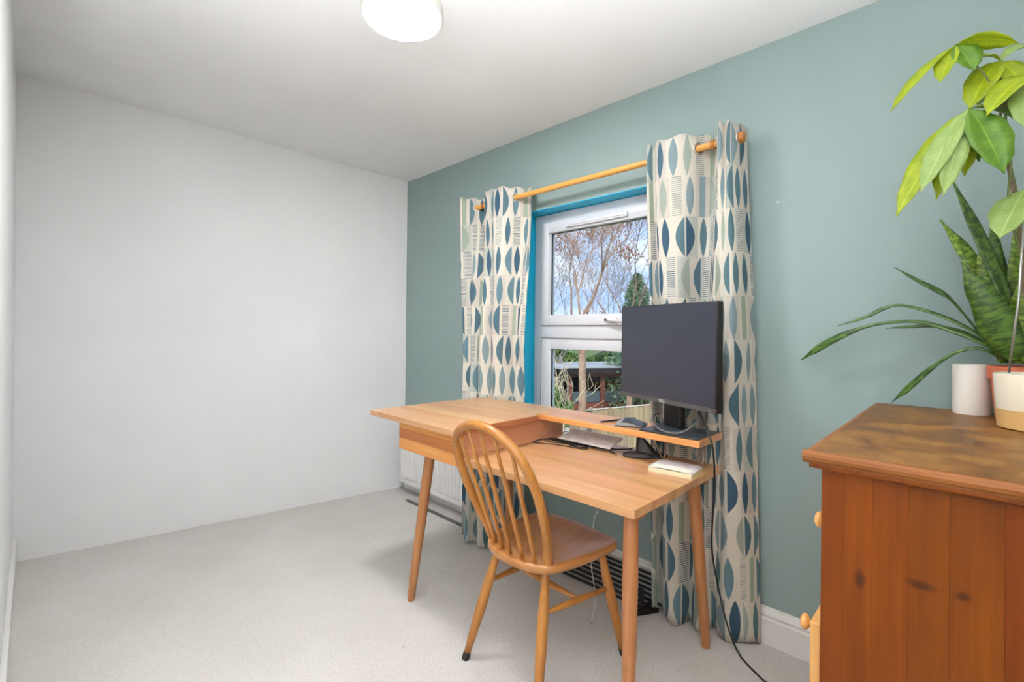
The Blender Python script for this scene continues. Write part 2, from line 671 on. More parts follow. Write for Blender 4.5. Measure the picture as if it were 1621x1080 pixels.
def leaf_mat(name, a, b, transl=0.3, bands=0.0, rough=0.35):
    t = NT(name)
    uv = t.n('UVMap').outputs[0]
    sp = t.n('SeparateXYZ')
    t.l(uv, sp.inputs[0])
    n1 = t.noise(t.objco(), 30, 3).outputs['Fac']
    col = t.ramp(n1, [(0.3, lin(a)), (0.7, lin(b))])
    u = sp.outputs[0]
    au = t.math('ABSOLUTE', t.math('SUBTRACT', u, 0.5))
    if bands:
        v = t.vmath('MULTIPLY', uv, (2.0, bands, 1)).outputs[0]
        n2 = t.noise(v, 1.0, 3, 0.6, 0.4).outputs['Fac']
        k_ = t.ramp(n2, [(0.44, (0, 0, 0)), (0.56, (1, 1, 1))])
        col = t.mix(t.math('MULTIPLY', k_, 0.85), col, (*[x * 0.34 for x in lin(a)], 1))
    else:
        # midrib and side veins
        rib = t.math('LESS_THAN', au, 0.025)
        col = t.mix(t.math('MULTIPLY', rib, 0.5), col, (*[min(1, x * 1.5) for x in lin(b)], 1))
        vn = t.math('FRACT', t.math('MULTIPLY', t.math('SUBTRACT', sp.outputs[1], t.math('MULTIPLY', au, 0.22)), 14.0))
        vein = t.math('LESS_THAN', vn, 0.12)
        col = t.mix(t.math('MULTIPLY', vein, 0.25), col, (*[min(1, x * 1.35) for x in lin(b)], 1))
    t.base(col)
    t.b.inputs['Roughness'].default_value = rough
    tl = t.n('BsdfTranslucent')
    t.l(col, tl.inputs[0])
    mx = t.n('MixShader')
    mx.inputs[0].default_value = transl
    t.l(t.b.outputs[0], mx.inputs[1])
    t.l(tl.outputs[0], mx.inputs[2])
    t.l(mx.outputs[0], t.o.inputs[0])
    return t.m


M['leaf_lime'] = leaf_mat('money_tree_leaf_lime', (150, 172, 22), (186, 200, 40), 0.4)
M['leaf_green'] = leaf_mat('money_tree_leaf_green', (84, 132, 34), (120, 158, 48), 0.35)
M['leaf_pale'] = leaf_mat('money_tree_leaf_pale', (150, 178, 92), (176, 198, 120), 0.35)
M['snake'] = leaf_mat('snake_leaf', (112, 148, 46), (150, 176, 66), 0.12, bands=34.0)
M['snake_dark'] = leaf_mat('snake_leaf_dark', (74, 108, 38), (100, 134, 50), 0.12, bands=30.0)
M['strap_leaf'] = leaf_mat('strap_leaf', (62, 98, 40), (96, 132, 52), 0.15, bands=12.0)
M['stem'] = plain('plant_stem', (104, 110, 60), 0.6, var=0.2, vscale=40)
M['stem_brown'] = plain('plant_stem_brown', (112, 92, 66), 0.7, var=0.2, vscale=40)

# ------------------------------------------------------------------ the room
WALL_L = Vector((-0.358, -2.105, 0))      # far left floor corner
Hc = 2.40
KC = 0.0675                                # the ceiling rises a little away from the window


def zc(y):
    return Hc + KC * (-max(y, -2.2))


XR, YB, XJ, YL = 3.52, -3.7, 1.70, -2.13    # right wall, landing rear wall, jamb of the opening, left wall
b = BM()
box(b, -0.75, XR + 0.2, YB - 0.2, 0.22, -0.12, 0.0)
struct('floor', b, M['carpet'])

b = BM()
rows = [0.22, 0.0, -0.5, -1.0, -1.5, -2.2, YB - 0.2]
lo_, hi_ = [], []
for y in rows:
    lo_.append([b.verts.new((x, y, zc(min(y, 0)))) for x in (-0.8, XR + 0.2)])
    hi_.append([b.verts.new((x, y, 2.75)) for x in (-0.8, XR + 0.2)])
for i in range(len(rows) - 1):
    b.faces.new((lo_[i][0], lo_[i][1], lo_[i + 1][1], lo_[i + 1][0]))
    b.faces.new((hi_[i][0], hi_[i + 1][0], hi_[i + 1][1], hi_[i][1]))
    for s in (0, 1):
        b.faces.new((lo_[i][s], lo_[i + 1][s], hi_[i + 1][s], hi_[i][s]))
b.faces.new((lo_[0][0], hi_[0][0], hi_[0][1], lo_[0][1]))
b.faces.new((lo_[-1][0], lo_[-1][1], hi_[-1][1], hi_[-1][0]))
bmesh.ops.recalc_face_normals(b, faces=b.faces)
struct('ceiling', b, M['ceiling'])

# window wall with an opening
WX0, WX1, WZ0, WZ1 = 1.262, 2.40, 0.47, 1.940
b = BM()
HT = 2.60
xs = [-0.8, WX0, WX1, XR + 0.2]
zs = [0.0, WZ0, WZ1, HT]
for i in range(3):
    for j in range(3):
        if (i, j) != (1, 1):
            box(b, xs[i], xs[i + 1], 0.0, 0.22, zs[j], zs[j + 1])
bmesh.ops.remove_doubles(b, verts=b.verts, dist=1e-5)
struct('wall_window', b, M['teal'])
# painted reveal around the window
b = BM()
T = 0.004
box(b, WX0 - .001, WX0 + T, 0.001, 0.11, WZ0, WZ1)
box(b, WX1 - T, WX1 + .001, 0.001, 0.11, WZ0, WZ1)
box(b, WX0, WX1, 0.001, 0.11, WZ1 - T, WZ1 + .001)
struct('trim_1', b, M['cyan'])
# window board (sill)
struct('trim_2', bx(WX0 - 0.03, WX1 + 0.03, -0.022, 0.11, WZ0 - 0.012, WZ0 + 0.014, bev=0.006), M['trim'])

# white wall at the far end (slightly out of square)
b = BM()
d_ = (WALL_L - Vector((0, 0, 0))).normalized()
nrm = Vector((d_.y, -d_.x, 0))
if nrm.x > 0:
    nrm = -nrm
p0 = -d_ * 0.2
p1 = d_ * (WALL_L.length + 0.3)
prism(b, [p0, p1, p1 + nrm * 0.15, p0 + nrm * 0.15], Vector((0, 0, 2.68)))
struct('wall_far', b, M['white_wall'])
struct('wall_left', bx(-0.75, XJ, YL - 0.12, YL, 0, 2.70), M['white_wall'])
struct('baseboard_left', bx(-0.36, XJ, YL - 0.001, YL + 0.016, 0.0, 0.12, bev=0.004), M['trim'])
struct('wall_landing', bx(XJ - 0.12, XJ, YB, YL - 0.12, 0, 2.70), M['white_wall'])
struct('wall_rear', bx(XJ - 0.12, XR + 0.2, YB - 0.15, YB, 0, 2.70), M['white_wall'])
struct('wall_right', bx(XR, XR + 0.15, YB, 0.0, 0, 2.70), M['white_wall'])

# moulded skirting board along the window wall
b = BM()
prof = [(0, 0), (-0.018, 0), (-0.018, 0.098), (-0.013, 0.104), (-0.013, 0.110), (-0.017, 0.116), (-0.013, 0.126), (-0.006, 0.134), (-0.004, 0.142), (0, 0.144)]
prism(b, [(0.03, y, z) for y, z in prof], Vector((XR - 0.03, 0, 0)))
struct('baseboard_window', b, M['trim'])

# ------------------------------------------------------------------ window
GY = 0.125
win = bpy.data.objects.new('window_1', None)
COL.objects.link(win)
win.location = ((WX0 + WX1) / 2, 0.13, WZ0)
WLOC['window_1'] = Vector(win.location)
tag(win, kind='structure')


def ringframe(x0, x1, z0, z1, w, ya, yb, bev=0.003):
    b = BM()
    box(b, x0, x0 + w, ya, yb, z0, z1, bev)
    box(b, x1 - w, x1, ya, yb, z0, z1, bev)
    box(b, x0 + w * .5, x1 - w * .5, ya + .0004, yb - .0004, z1 - w, z1 - 0.0004, bev)
    box(b, x0 + w * .5, x1 - w * .5, ya + .0004, yb - .0004, z0 + 0.0004, z0 + w, bev)
    return b


FX0, FX1 = WX0 + T + 0.002, WX1 - T - 0.002
ZT = 1.235   # transom centre
fr = obj('outer_frame', ringframe(FX0, FX1, WZ0 + .012, WZ1 - T - .002, 0.062, 0.10, 0.18), M['upvc'], win, autosmooth=40)
obj('transom', bx(FX0 + .05, FX1 - .05, 0.1003, 0.1795, ZT - 0.045, ZT + 0.04, bev=0.006), M['upvc'], win, autosmooth=40)
us = obj('opening_sash', ringframe(FX0 + 0.056, FX1 - 0.056, ZT + 0.034, WZ1 - T - 0.056, 0.062, 0.088, 0.15), M['upvc'], win, autosmooth=40)
ls = obj('glazing_bead', ringframe(FX0 + 0.058, FX1 - 0.058, WZ0 + 0.07, ZT - 0.040, 0.066, 0.106, 0.15), M['upvc'], win, autosmooth=40)
M['seam'] = plain('frame_seam', (128, 130, 136), 0.6)
for nm, (a0, a1, c0, c1) in (('sash_seam', (FX0 + 0.056, FX1 - 0.056, ZT + 0.034, WZ1 - T - 0.056)), ('bead_seam', (FX0 + 0.058, FX1 - 0.058, WZ0 + 0.07, ZT - 0.040))):
    obj(nm, ringframe(a0 - .0022, a1 + .0022, c0 - .0022, c1 + .0022, 0.004, 0.0985, 0.104, 0), M['seam'], win)
ux0, ux1, uz0, uz1 = FX0 + 0.115, FX1 - 0.115, ZT + 0.092, WZ1 - T - 0.115
obj('gasket', ringframe(ux0 - .002, ux1 + .002, uz0 - .002, uz1 + .002, 0.006, 0.116, 0.13, 0), M['gasket'], us)
obj('pane', bx(ux0, ux1, GY - .002, GY + .002, uz0, uz1), M['glass'], us)
lx0, lx1, lz0, lz1 = FX0 + 0.120, FX1 - 0.120, WZ0 + 0.132, ZT - 0.102
obj('gasket', ringframe(lx0 - .002, lx1 + .002, lz0 - .002, lz1 + .002, 0.006, 0.116, 0.13, 0), M['gasket'], ls)
obj('pane', bx(lx0, lx1, GY - .002, GY + .002, lz0, lz1), M['glass'], ls)
b = BM()
zv = WZ1 - T - 0.092
box(b, 1.52, 1.92, 0.072, 0.089, zv - 0.014, zv + 0.014, 0.006)
box(b, 1.54, 1.90, 0.068, 0.075, zv - 0.004, zv + 0.010, 0.003)
obj('trickle_vent', b, M['upvc'], us, autosmooth=40)
b = BM()
hz = ZT + 0.062
box(b, 1.80, 1.86, 0.074, 0.09, hz - 0.012, hz + 0.012, 0.004)
tube(b, [(1.81, 0.07, hz), (1.84, 0.058, hz - .002), (1.93, 0.056, hz - 0.01)], [0.008, 0.009, 0.008], seg=10)
obj('handle', b, M['upvc'], us, smooth=True)
obj('handle_lock', bx(1.795, 1.815, 0.062, 0.074, hz - 0.006, hz + 0.006, bev=.002), M['black'], us)

# ------------------------------------------------------------------ radiator
rad = thing('radiator', (0.52, -0.08, 0.0), 'white panel radiator on teal wall behind the desk by the corner', 'radiator')
b = BM()
RX0, RX1, RZ0, RZ1 = 0.10, 1.02, 0.085, 0.60
n = 23
pitch = (RX1 - RX0) / n
front, back = [], []
for i in range(n):
    x = RX0 + i * pitch
    for fx, fy in ((0.0, -0.100), (0.22, -0.100), (0.36, -0.112), (0.78, -0.112), (0.92, -0.100)):
        front.append((x + fx * pitch, fy))
front.append((RX1, -0.100))
zz = [(RZ0, 0.0), (RZ0 + 0.03, 0.0), (RZ0 + 0.05, 1.0), (RZ1 - 0.05, 1.0), (RZ1 - 0.03, 0.0), (RZ1, 0.0)]
grid = [[b.verts.new((x, -0.100 + (y + 0.100) * k, z)) for x, y in front] for z, k in zz]
for j in range(len(zz) - 1):
    for i in range(len(front) - 1):
        b.faces.new((grid[j][i], grid[j][i + 1], grid[j + 1][i + 1], grid[j + 1][i]))
obj('front_panel', b, M['radiator'], rad)
obj('rear_panel', bx(RX0, RX1, -0.045, -0.030, RZ0, RZ1 - 0.005, bev=0.003), M['radiator'], rad)
obj('side_cover', bx(RX0 - 0.004, RX0 + 0.001, -0.101, -0.030, RZ0, RZ1, bev=0.001), M['radiator'], rad)
obj('side_cover', bx(RX1 - 0.001, RX1 + 0.004, -0.101, -0.030, RZ0, RZ1, bev=0.001), M['radiator'], rad)
b = BM()
for i in range(46):
    x = RX0 + 0.01 + i * 0.02
    box(b, x, x + 0.008, -0.099, -0.032, RZ1 - 0.004, RZ1)
obj('top_grille', b, M['radiator'], rad)
for x in (0.25, 0.87):
    obj('wall_bracket', bx(x, x + 0.03, -0.031, -0.0005, 0.20, 0.5), M['radiator'], rad)
b = BM()
tube(b, [(1.02, -0.07, 0.11), (1.06, -0.07, 0.11), (1.065, -0.07, 0.10), (1.065, -0.07, 0.0)], 0.0075, seg=10)
obj('pipe', b, M['steel'], rad, smooth=True)

# ------------------------------------------------------------------ ceiling lamp
LX, LY = 1.635, -1.085
lz = zc(LY)
lamp = thing('ceiling_lamp', (LX, LY, lz), 'round white flush ceiling lamp, switched on', 'lamp')
obj('lamp_base', lathe([(0.0, -0.004), (0.147, -0.004), (0.152, -0.012), (0.152, -0.058), (0.148, -0.062), (0.142, -0.062), (0.141, -0.050), (0.0, -0.048)], (LX, LY, lz + .008), 48), M['trim'], lamp, autosmooth=40)
M['lamp'] = emit_mat('lamp_diffuser', (0.98, 0.99, 1.0), LAMP_POWER)
obj('diffuser', lathe([(0.140, -0.050), (0.139, -0.053), (0.125, -0.058), (0.10, -0.061), (0.05, -0.063), (0.0, -0.0635)], (LX, LY, lz), 48), M['lamp'], lamp, smooth=True)
# added fill light shaped as an uplighter, out of frame by the right wall
L2 = Vector((3.30, -2.36, 0))
fill_light = thing('added_fill_lamp', L2, 'added white fill uplighter by the right wall, out of view', 'lamp')
obj('base', lathe([(0, 0.0), (0.13, 0.0), (0.13, 0.018), (0.03, 0.03), (0, 0.03)], L2, 32), M['trim'], fill_light, autosmooth=40)
obj('pole', tb([L2 + Vector((0, 0, .03)), L2 + Vector((0, 0, 0.86))], 0.013, seg=12), M['trim'], fill_light, smooth=True)
obj('bowl_shade', lathe([(0.02, 0.85), (0.08, 0.86), (0.13, 0.90), (0.155, 0.96), (0.16, 1.03), (0.156, 1.03), (0.150, 0.965), (0.125, 0.91), (0.075, 0.87), (0.0, 0.862)], L2, 40), M['trim'], fill_light, smooth=True)
M['fill_light'] = emit_mat('fill_light_bulb', (0.96, 0.985, 1.0), FILL_POWER)
obj('bulb', lathe([(0.0, 0.866), (0.03, 0.875), (0.045, 0.905), (0.03, 0.94), (0.0, 0.95)], L2, 24), M['fill_light'], fill_light, smooth=True)

# ------------------------------------------------------------------ curtain rod and curtains
ROD_Y, ROD_Z = -0.10, 2.010
rod = thing('curtain_rod', (1.7, 0, ROD_Z), 'pale wooden curtain pole with chunky end caps above the window', 'curtain pole')
obj('pole', tb([(0.88, ROD_Y, ROD_Z), (2.51, ROD_Y, ROD_Z)], 0.0145, seg=20), M['dowel'], rad and rod, autosmooth=50)
for s, x in ((-1, 0.88), (1, 2.505)):
    obj('end_cap', tb([(x - 0.002 * s, ROD_Y, ROD_Z), (x + 0.002 * s, ROD_Y, ROD_Z), (x + 0.036 * s, ROD_Y, ROD_Z), (x + 0.042 * s, ROD_Y, ROD_Z)], [0.020, 0.0225, 0.0225, 0.020], seg=24), M['finial'], rod, autosmooth=40)
for x in (1.015, 2.425):
    b = BM()
    tube(b, [(x, -0.001, ROD_Z), (x, -0.012, ROD_Z)], 0.026, seg=20)
    tube(b, [(x, -0.010, ROD_Z), (x, ROD_Y - 0.002, ROD_Z)], 0.009, seg=12)
    tube(b, [(x - 0.008, ROD_Y, ROD_Z), (x + 0.008, ROD_Y, ROD_Z)], 0.019, seg=16)
    obj('bracket', b, M['finial'], rod, autosmooth=40)


def curtain(name, label, top, mid, bot, ztop, zbot, eyelets, u0):
    root = thing(name, (sum(p[0] for p in bot) / len(bot), -0.1, 0), label, 'curtain', 'pair of patterned curtains')
    NU, NV = 170, 48
    T_ = catmull([(x, y, 0) for x, y in top], NU)
    Mi = catmull([(x, y, 0) for x, y in mid], NU)
    B_ = catmull([(x, y, 0) for x, y in bot], NU)
    for L_, k in ((T_, 1.0), (Mi, 1.25), (B_, 1.15)):
        n_ = len(L_)
        ym = [sum(q.y for q in L_[max(0, i - 45):i + 46]) / len(L_[max(0, i - 45):i + 46]) for i in range(n_)]
        for i in range(n_):
            L_[i].y = min(ym[i] + (L_[i].y - ym[i]) * k, -0.028)
    acc = [0.0]
    for i in range(1, NU):
        acc.append(acc[-1] + max((T_[i] - T_[i - 1]).length, (Mi[i] - Mi[i - 1]).length))
    b = BM()
    uvl = b.loops.layers.uv.new('UVMap')
    rows_ = []
    for j in range(NV + 1):
        v = j / NV
        row = []
        for i in range(NU):
            if v < 0.5:
                w = v * 2
                w = w * w * (3 - 2 * w)
                p = T_[i].lerp(Mi[i], w)
            else:
                w = v * 2 - 1
                p = Mi[i].lerp(B_[i], w)
            z = ztop + (zbot - ztop) * v
            wob = 0.004 * math.sin(i * 0.21 + j * 0.35) * math.sin(v * math.pi)
            zz_ = z + (0.006 * math.sin(i * 0.33) if j == 0 else 0) + (0.008 * math.sin(i * 0.17 + 1.0) if j == NV else 0)
            row.append(b.verts.new((p.x, p.y + wob, zz_)))
        rows_.append(row)
    for j in range(NV):
        for i in range(NU - 1):
            f = b.faces.new((rows_[j][i], rows_[j][i + 1], rows_[j + 1][i + 1], rows_[j + 1][i]))
            for lp, (ii, jj) in zip(f.loops, ((i, j), (i + 1, j), (i + 1, j + 1), (i, j + 1))):
                lp[uvl].uv = (u0 + acc[ii], jj / NV * (ztop - zbot))
    cl = obj('cloth', b, M['curtain'], root, smooth=True)
    md = cl.modifiers.new('thickness', 'SOLIDIFY')
    md.thickness = 0.0016
    md.offset = 0
    for ex in eyelets:
        bb = BM()
        # ring where the pole passes through the cloth
        k = min(range(NU), key=lambda i: (T_[i].x - ex) ** 2 + (T_[i].y - ROD_Y) ** 2)
        tdir = (T_[min(k + 1, NU - 1)] - T_[k - 1]).normalized()
        nn = Vector((tdir.y, -tdir.x, 0))
        c = Vector((T_[k].x, ROD_Y, ROD_Z))
        R, r = 0.0225, 0.0045
        pts = [c + tdir * (R * math.cos(a)) + Vector((0, 0, 1)) * (R * math.sin(a)) for a in [2 * math.pi * q / 20 for q in range(21)]]
        tube(bb, pts, r, seg=8, cap=False)
        obj('eyelet', bb, M['steel'], root, smooth=True)
    return root


Rt = [(2.125, -.05), (2.135, -.115), (2.155, -.150), (2.175, -.125), (2.195, -.145), (2.24, -.160), (2.30, -.152), (2.345, -.125), (2.375, -.075),
      (2.41, -.045), (2.44, -.075), (2.452, -.130), (2.472, -.158), (2.487, -.135), (2.503, -.152), (2.522, -.12), (2.529, -.07), (2.537, -.035)]
Rm = [(2.150, -.05), (2.160, -.11), (2.185, -.145), (2.205, -.11), (2.235, -.145), (2.28, -.165), (2.325, -.145), (2.345, -.10), (2.37, -.075),
      (2.405, -.10), (2.43, -.145), (2.455, -.155), (2.475, -.12), (2.50, -.15), (2.535, -.155), (2.555, -.11), (2.565, -.07), (2.575, -.035)]
Rb = [(2.165, -.06), (2.18, -.115), (2.205, -.145), (2.225, -.10), (2.245, -.13), (2.29, -.165), (2.325, -.150), (2.345, -.10), (2.365, -.115),
      (2.395, -.135), (2.42, -.105), (2.445, -.075), (2.465, -.105), (2.51, -.118), (2.545, -.09), (2.575, -.085), (2.595, -.06), (2.605, -.04)]
curtain('curtain', 'patterned curtain hanging behind the monitor at right of window', Rt, Rm, Rb, 2.068, 0.012, (2.36, 2.447, 2.525), 0.13)
Lt = [(0.885, -.185), (0.905, -.160), (0.925, -.130), (0.95, -.10), (0.985, -.065), (1.02, -.045), (1.05, -.060), (1.07, -.11), (1.085, -.155),
      (1.115, -.172), (1.15, -.165), (1.19, -.172), (1.24, -.160), (1.275, -.125), (1.30, -.09), (1.335, -.05), (1.365, -.045), (1.385, -.065)]
Lm = [(0.955, -.205), (0.975, -.185), (1.00, -.175), (1.03, -.205), (1.055, -.185), (1.08, -.155), (1.10, -.18), (1.12, -.215), (1.15, -.225),
      (1.18, -.20), (1.205, -.175), (1.23, -.215), (1.27, -.22), (1.30, -.18), (1.32, -.145), (1.35, -.14), (1.375, -.165), (1.40, -.135)]
Lb = [(1.035, -.27), (1.055, -.255), (1.075, -.275), (1.10, -.30), (1.13, -.30), (1.145, -.26), (1.165, -.24), (1.19, -.28), (1.215, -.295),
      (1.24, -.26), (1.255, -.225), (1.285, -.245), (1.315, -.26), (1.34, -.215), (1.36, -.18), (1.385, -.20), (1.41, -.19), (1.43, -.15)]
curtain('curtain', 'patterned curtain hanging behind the raised desk box at left of window', Lt, Lm, Lb, 2.068, 0.012, (0.95, 1.07, 1.29), 0.61)

# ------------------------------------------------------------------ desk
DX0, DX1, DYF, DYB, DZ = 1.30, 2.508, -0.850, -0.200, 0.720
TH = 0.028
desk = thing('desk', (1.9, -0.52, 0), 'pine writing desk with raised lidded box, rear shelf and splayed round legs', 'desk')
top = desk
nb = 6
for i in range(nb):
    y0 = DYF + (DYB - DYF) * i / nb
    y1 = DYF + (DYB - DYF) * (i + 1) / nb
    obj('tabletop_board', bx(DX0, DX1, y0 + .0002, y1 - .0002, DZ - TH, DZ, bev=0.0012 if 0 < i < nb - 1 else 0.002), M['desk_x'], desk)
# raised box on the left
BXR = 1.745
LZ0, LZ1 = 0.822, 0.846
fb = [(DZ - TH - 0.008, 0.735), (0.735, 0.778), (0.778, LZ0 - 0.003)]
M['desk_front_b'] = wood('desk_pine_front_dark', (206, 128, 64), (164, 88, 36), 'x', 0.33, 0.1, coat=0.2, voro=0.11, knotcol=(96, 46, 20))
M['desk_front_c'] = wood('desk_pine_front_pale', (230, 164, 92), (198, 122, 58), 'x', 0.33, 0.1, coat=0.2, voro=0.11, knotcol=(96, 46, 20))
for (z0, z1), fmat in zip(fb, ('desk_front_c', 'desk_front_b', 'desk_front')):
    obj('box_front_board', bx(DX0, BXR, DYF - 0.019, DYF - 0.0005, z0 + .0003, z1 - .0003, bev=0.001), M[fmat], desk)
obj('box_side', bx(BXR - 0.018, BXR, DYF, -0.215, DZ + .0003, LZ0 - 0.001, bev=0.001), M['desk_side'], desk)
obj('box_side', bx(DX0, DX0 + 0.018, DYF, -0.215, DZ + .0003, LZ0 - 0.001, bev=0.001), M['desk_side'], desk)
obj('box_back', bx(DX0 + .018, BXR - .018, -0.234, -0.215, DZ + .0003, LZ0 - 0.001, bev=0.001), M['desk_x'], desk)
nl = 5
LYF, LYB = -0.925, -0.43
LX0, LX1 = 1.13, 1.768
for i in range(nl):
    y0 = LYF + (LYB - LYF) * i / nl
    y1 = LYF + (LYB - LYF) * (i + 1) / nl
    obj('lid_board', bx(LX0, LX1, y0 + .0002, y1 - .0002, LZ0, LZ1, bev=0.002), M['desk_x'], desk)
obj('lid_end_strip', bx(LX1, LX1 + 0.006, LYF + .004, LYB - .004, LZ0 + .001, LZ1 - .001, bev=0.001), M['desk_end'], desk)
# fixed strip behind the lid and rear shelf
SZ0, SZ1 = LZ0 + .012, LZ1 + .012
SYF, SYB = -0.405, -0.195
obj('lid_rear_rail', bx(LX0 + .02, 1.745, LYB + 0.002, SYB, LZ0, LZ1, bev=0.002), M['desk_x'], desk)
sh = obj('shelf', bx(1.748, 2.508, SYF, SYB, LZ0, LZ1, bev=0.0025), M['desk_shelf'], desk)
SHZ = LZ1
# shelf brackets of steel strip
for x in (2.30, 2.455):
    b = BM()
    tube(b, [(x - 0.035, -0.30, LZ0 - .001), (x - 0.028, -0.295, LZ0 - 0.015), (x, -0.28, DZ + 0.012), (x, -0.26, DZ + 0.002)], 0.0035, seg=8)
    tube(b, [(x + 0.002, -0.262, DZ + 0.002), (x + 0.002, -0.245, DZ + 0.02), (x - 0.008, -0.235, LZ0 - .001)], 0.0035, seg=8)
    obj('shelf_bracket', b, M['steel'], desk, smooth=True)
# legs: tapered round
for (tx, ty, fx, fy) in ((1.445, -0.795, 1.374, -0.846), (2.465, -0.795, 2.485, -0.835), (2.440, -0.300, 2.458, -0.205), (1.445, -0.300, 1.374, -0.205)):
    pts = [(tx, ty, DZ - TH - .0005), (tx + (fx - tx) * .3, ty + (fy - ty) * .3, (DZ - TH) * .7), (tx + (fx - tx) * .97, ty + (fy - ty) * .97, .02), (fx, fy, 0.0)]
    obj('leg', tb(pts, [0.0225, 0.0235, 0.0175, 0.0150], seg=20), M['desk_leg'], desk, autosmooth=60)
b = BM()
box(b, 1.42, 2.49, -0.79, -0.75, DZ - TH - 0.02, DZ - TH)
box(b, 1.42, 2.49, -0.32, -0.28, DZ - TH - 0.02, DZ - TH)
obj('under_rail', b, M['desk_leg'], desk)

# ------------------------------------------------------------------ chair
ch = thing('dining_chair', (2.04, -0.68, 0), 'golden wooden spindle chair with hoop back, pulled up to the desk', 'chair')
CR = Matrix.Translation((2.04, -0.68, 0)) @ Matrix.Rotation(math.radians(-2), 4, 'Z')


def cw(p):
    return CR @ Vector(p)


SH = 0.445
# seat outline (local, +y is the front)
out_ = [(-.165, -.150), (-.125, -.190), (-.06, -.213), (.0, -.220), (.06, -.213), (.125, -.190), (.165, -.150), (.192, -.05), (.205, .06), (.207, .14), (.198, .175), (.165, .192),
        (.08, .203), (0, .206), (-.08, .203), (-.165, .192), (-.198, .175), (-.207, .14), (-.205, .06), (-.192, -.05)]
o3 = catmull([(x, y, 0) for x, y in out_] + [(out_[0][0], out_[0][1], 0)], 81)[:-1]
b = BM()
N = len(o3)
levels = [(0.90, SH - 0.034), (0.975, SH - 0.030), (1.0, SH - 0.018), (1.0, SH - 0.008), (0.985, SH - 0.001), (0.95, SH), (0.85, SH - 0.003), (0.65, SH - 0.010), (0.40, SH - 0.014), (0.15, SH - 0.014)]
rings = []
for s, z in levels:
    rings.append([b.verts.new(cw((p.x * s, p.y * s + (1 - s) * -0.01, z))) for p in o3])
for a, c in zip(rings, rings[1:]):
    for k in range(N):
        b.faces.new((a[k], a[(k + 1) % N], c[(k + 1) % N], c[k]))
b.faces.new(list(reversed(rings[0])))
b.faces.new(rings[-1])
bmesh.ops.recalc_face_normals(b, faces=b.faces)
obj('seat', b, M['chair_seat'], ch, smooth=True)


def back_y(z):
    return -0.148 - 0.42 * max(0, z - SH)


# hoop
hw = [(-.141, SH - .012), (-.157, .50), (-.180, .58), (-.190, .66), (-.190, .74), (-.172, .82), (-.128, .876), (-.068, .908), (0, .919),
      (.068, .908), (.128, .876), (.172, .82), (.190, .74), (.190, .66), (.180, .58), (.157, .50), (.141, SH - .012)]
hp = catmull([(x, back_y(z), z) for x, z in hw], 72)
b = BM()
tube(b, [cw(p) for p in hp], 0.0150, seg=14, sx=1.0, sy=1.12)
obj('hoop', b, M['chair'], ch, smooth=True)


def hoop_z(x):
    best = max((p for p in hp if abs(p.x - x) < 0.012), key=lambda p: p.z)
    return best.z


for i in range(5):
    xb = -0.100 + i * 0.050
    xt = xb * 1.36
    zt = hoop_z(xt)
    yb = -0.188 + abs(i - 2) * 0.010
    p0, p1 = Vector((xb, yb, SH - 0.012)), Vector((xt, back_y(zt), zt))
    pts = [cw(p0.lerp(p1, t)) for t in (0, .12, .4, .75, 1)]
    obj('spindle', tb(pts, [0.0062, 0.0075, 0.0085, 0.0068, 0.0058], seg=12), M['chair'], ch, smooth=True)
# legs
LEG = {}
for key, (tx, ty, fx, fy) in {'bl': (-.118, -.135, -.185, -.245), 'br': (.118, -.135, .185, -.245), 'fl': (-.150, .130, -.185, .200), 'fr': (.150, .130, .205, .215)}.items():
    a, c = Vector((tx, ty, SH - 0.022)), Vector((fx, fy, 0.0))
    LEG[key] = (a, c)
    pts = [cw(a.lerp(c, t)) for t in (0, .08, .35, .55, .8, .945)]
    lg = obj('leg', tb(pts, [0.0115, 0.0135, 0.0185, 0.0195, 0.0155, 0.0125], seg=18), M['chair'], ch, smooth=True)
    obj('rubber_foot', tb([cw(a.lerp(c, t)) for t in (.935, .94, .995, 1)], [0.0125, 0.0142, 0.0142, 0.013], seg=18), M['rubber'], lg, autosmooth=40)
mids = []
for s in ('l', 'r'):
    a = LEG['b' + s][0].lerp(LEG['b' + s][1], 0.33)
    c = LEG['f' + s][0].lerp(LEG['f' + s][1], 0.38)
    mids.append(a.lerp(c, .52))
    obj('stretcher', tb([cw(a.lerp(c, t)) for t in (0, .2, .5, .8, 1)], [0.007, 0.0095, 0.0135, 0.0095, 0.007], seg=14), M['chair'], ch, smooth=True)
obj('stretcher', tb([cw(mids[0].lerp(mids[1], t)) for t in (0, .2, .5, .8, 1)], [0.007, 0.0095, 0.0135, 0.0095, 0.007], seg=14), M['chair'], ch, smooth=True)

# ------------------------------------------------------------------ monitor
mon = thing('monitor', (2.335, -0.29, SHZ), 'switched-off black computer monitor on the desk shelf', 'monitor')
mc = Vector((2.318, -0.300, 0))
my = math.radians(-21.5)
MM = Matrix.Translation(mc) @ Matrix.Rotation(my, 4, 'Z')


def mw(b):
    bmesh.ops.transform(b, matrix=MM, verts=b.verts)
    return b


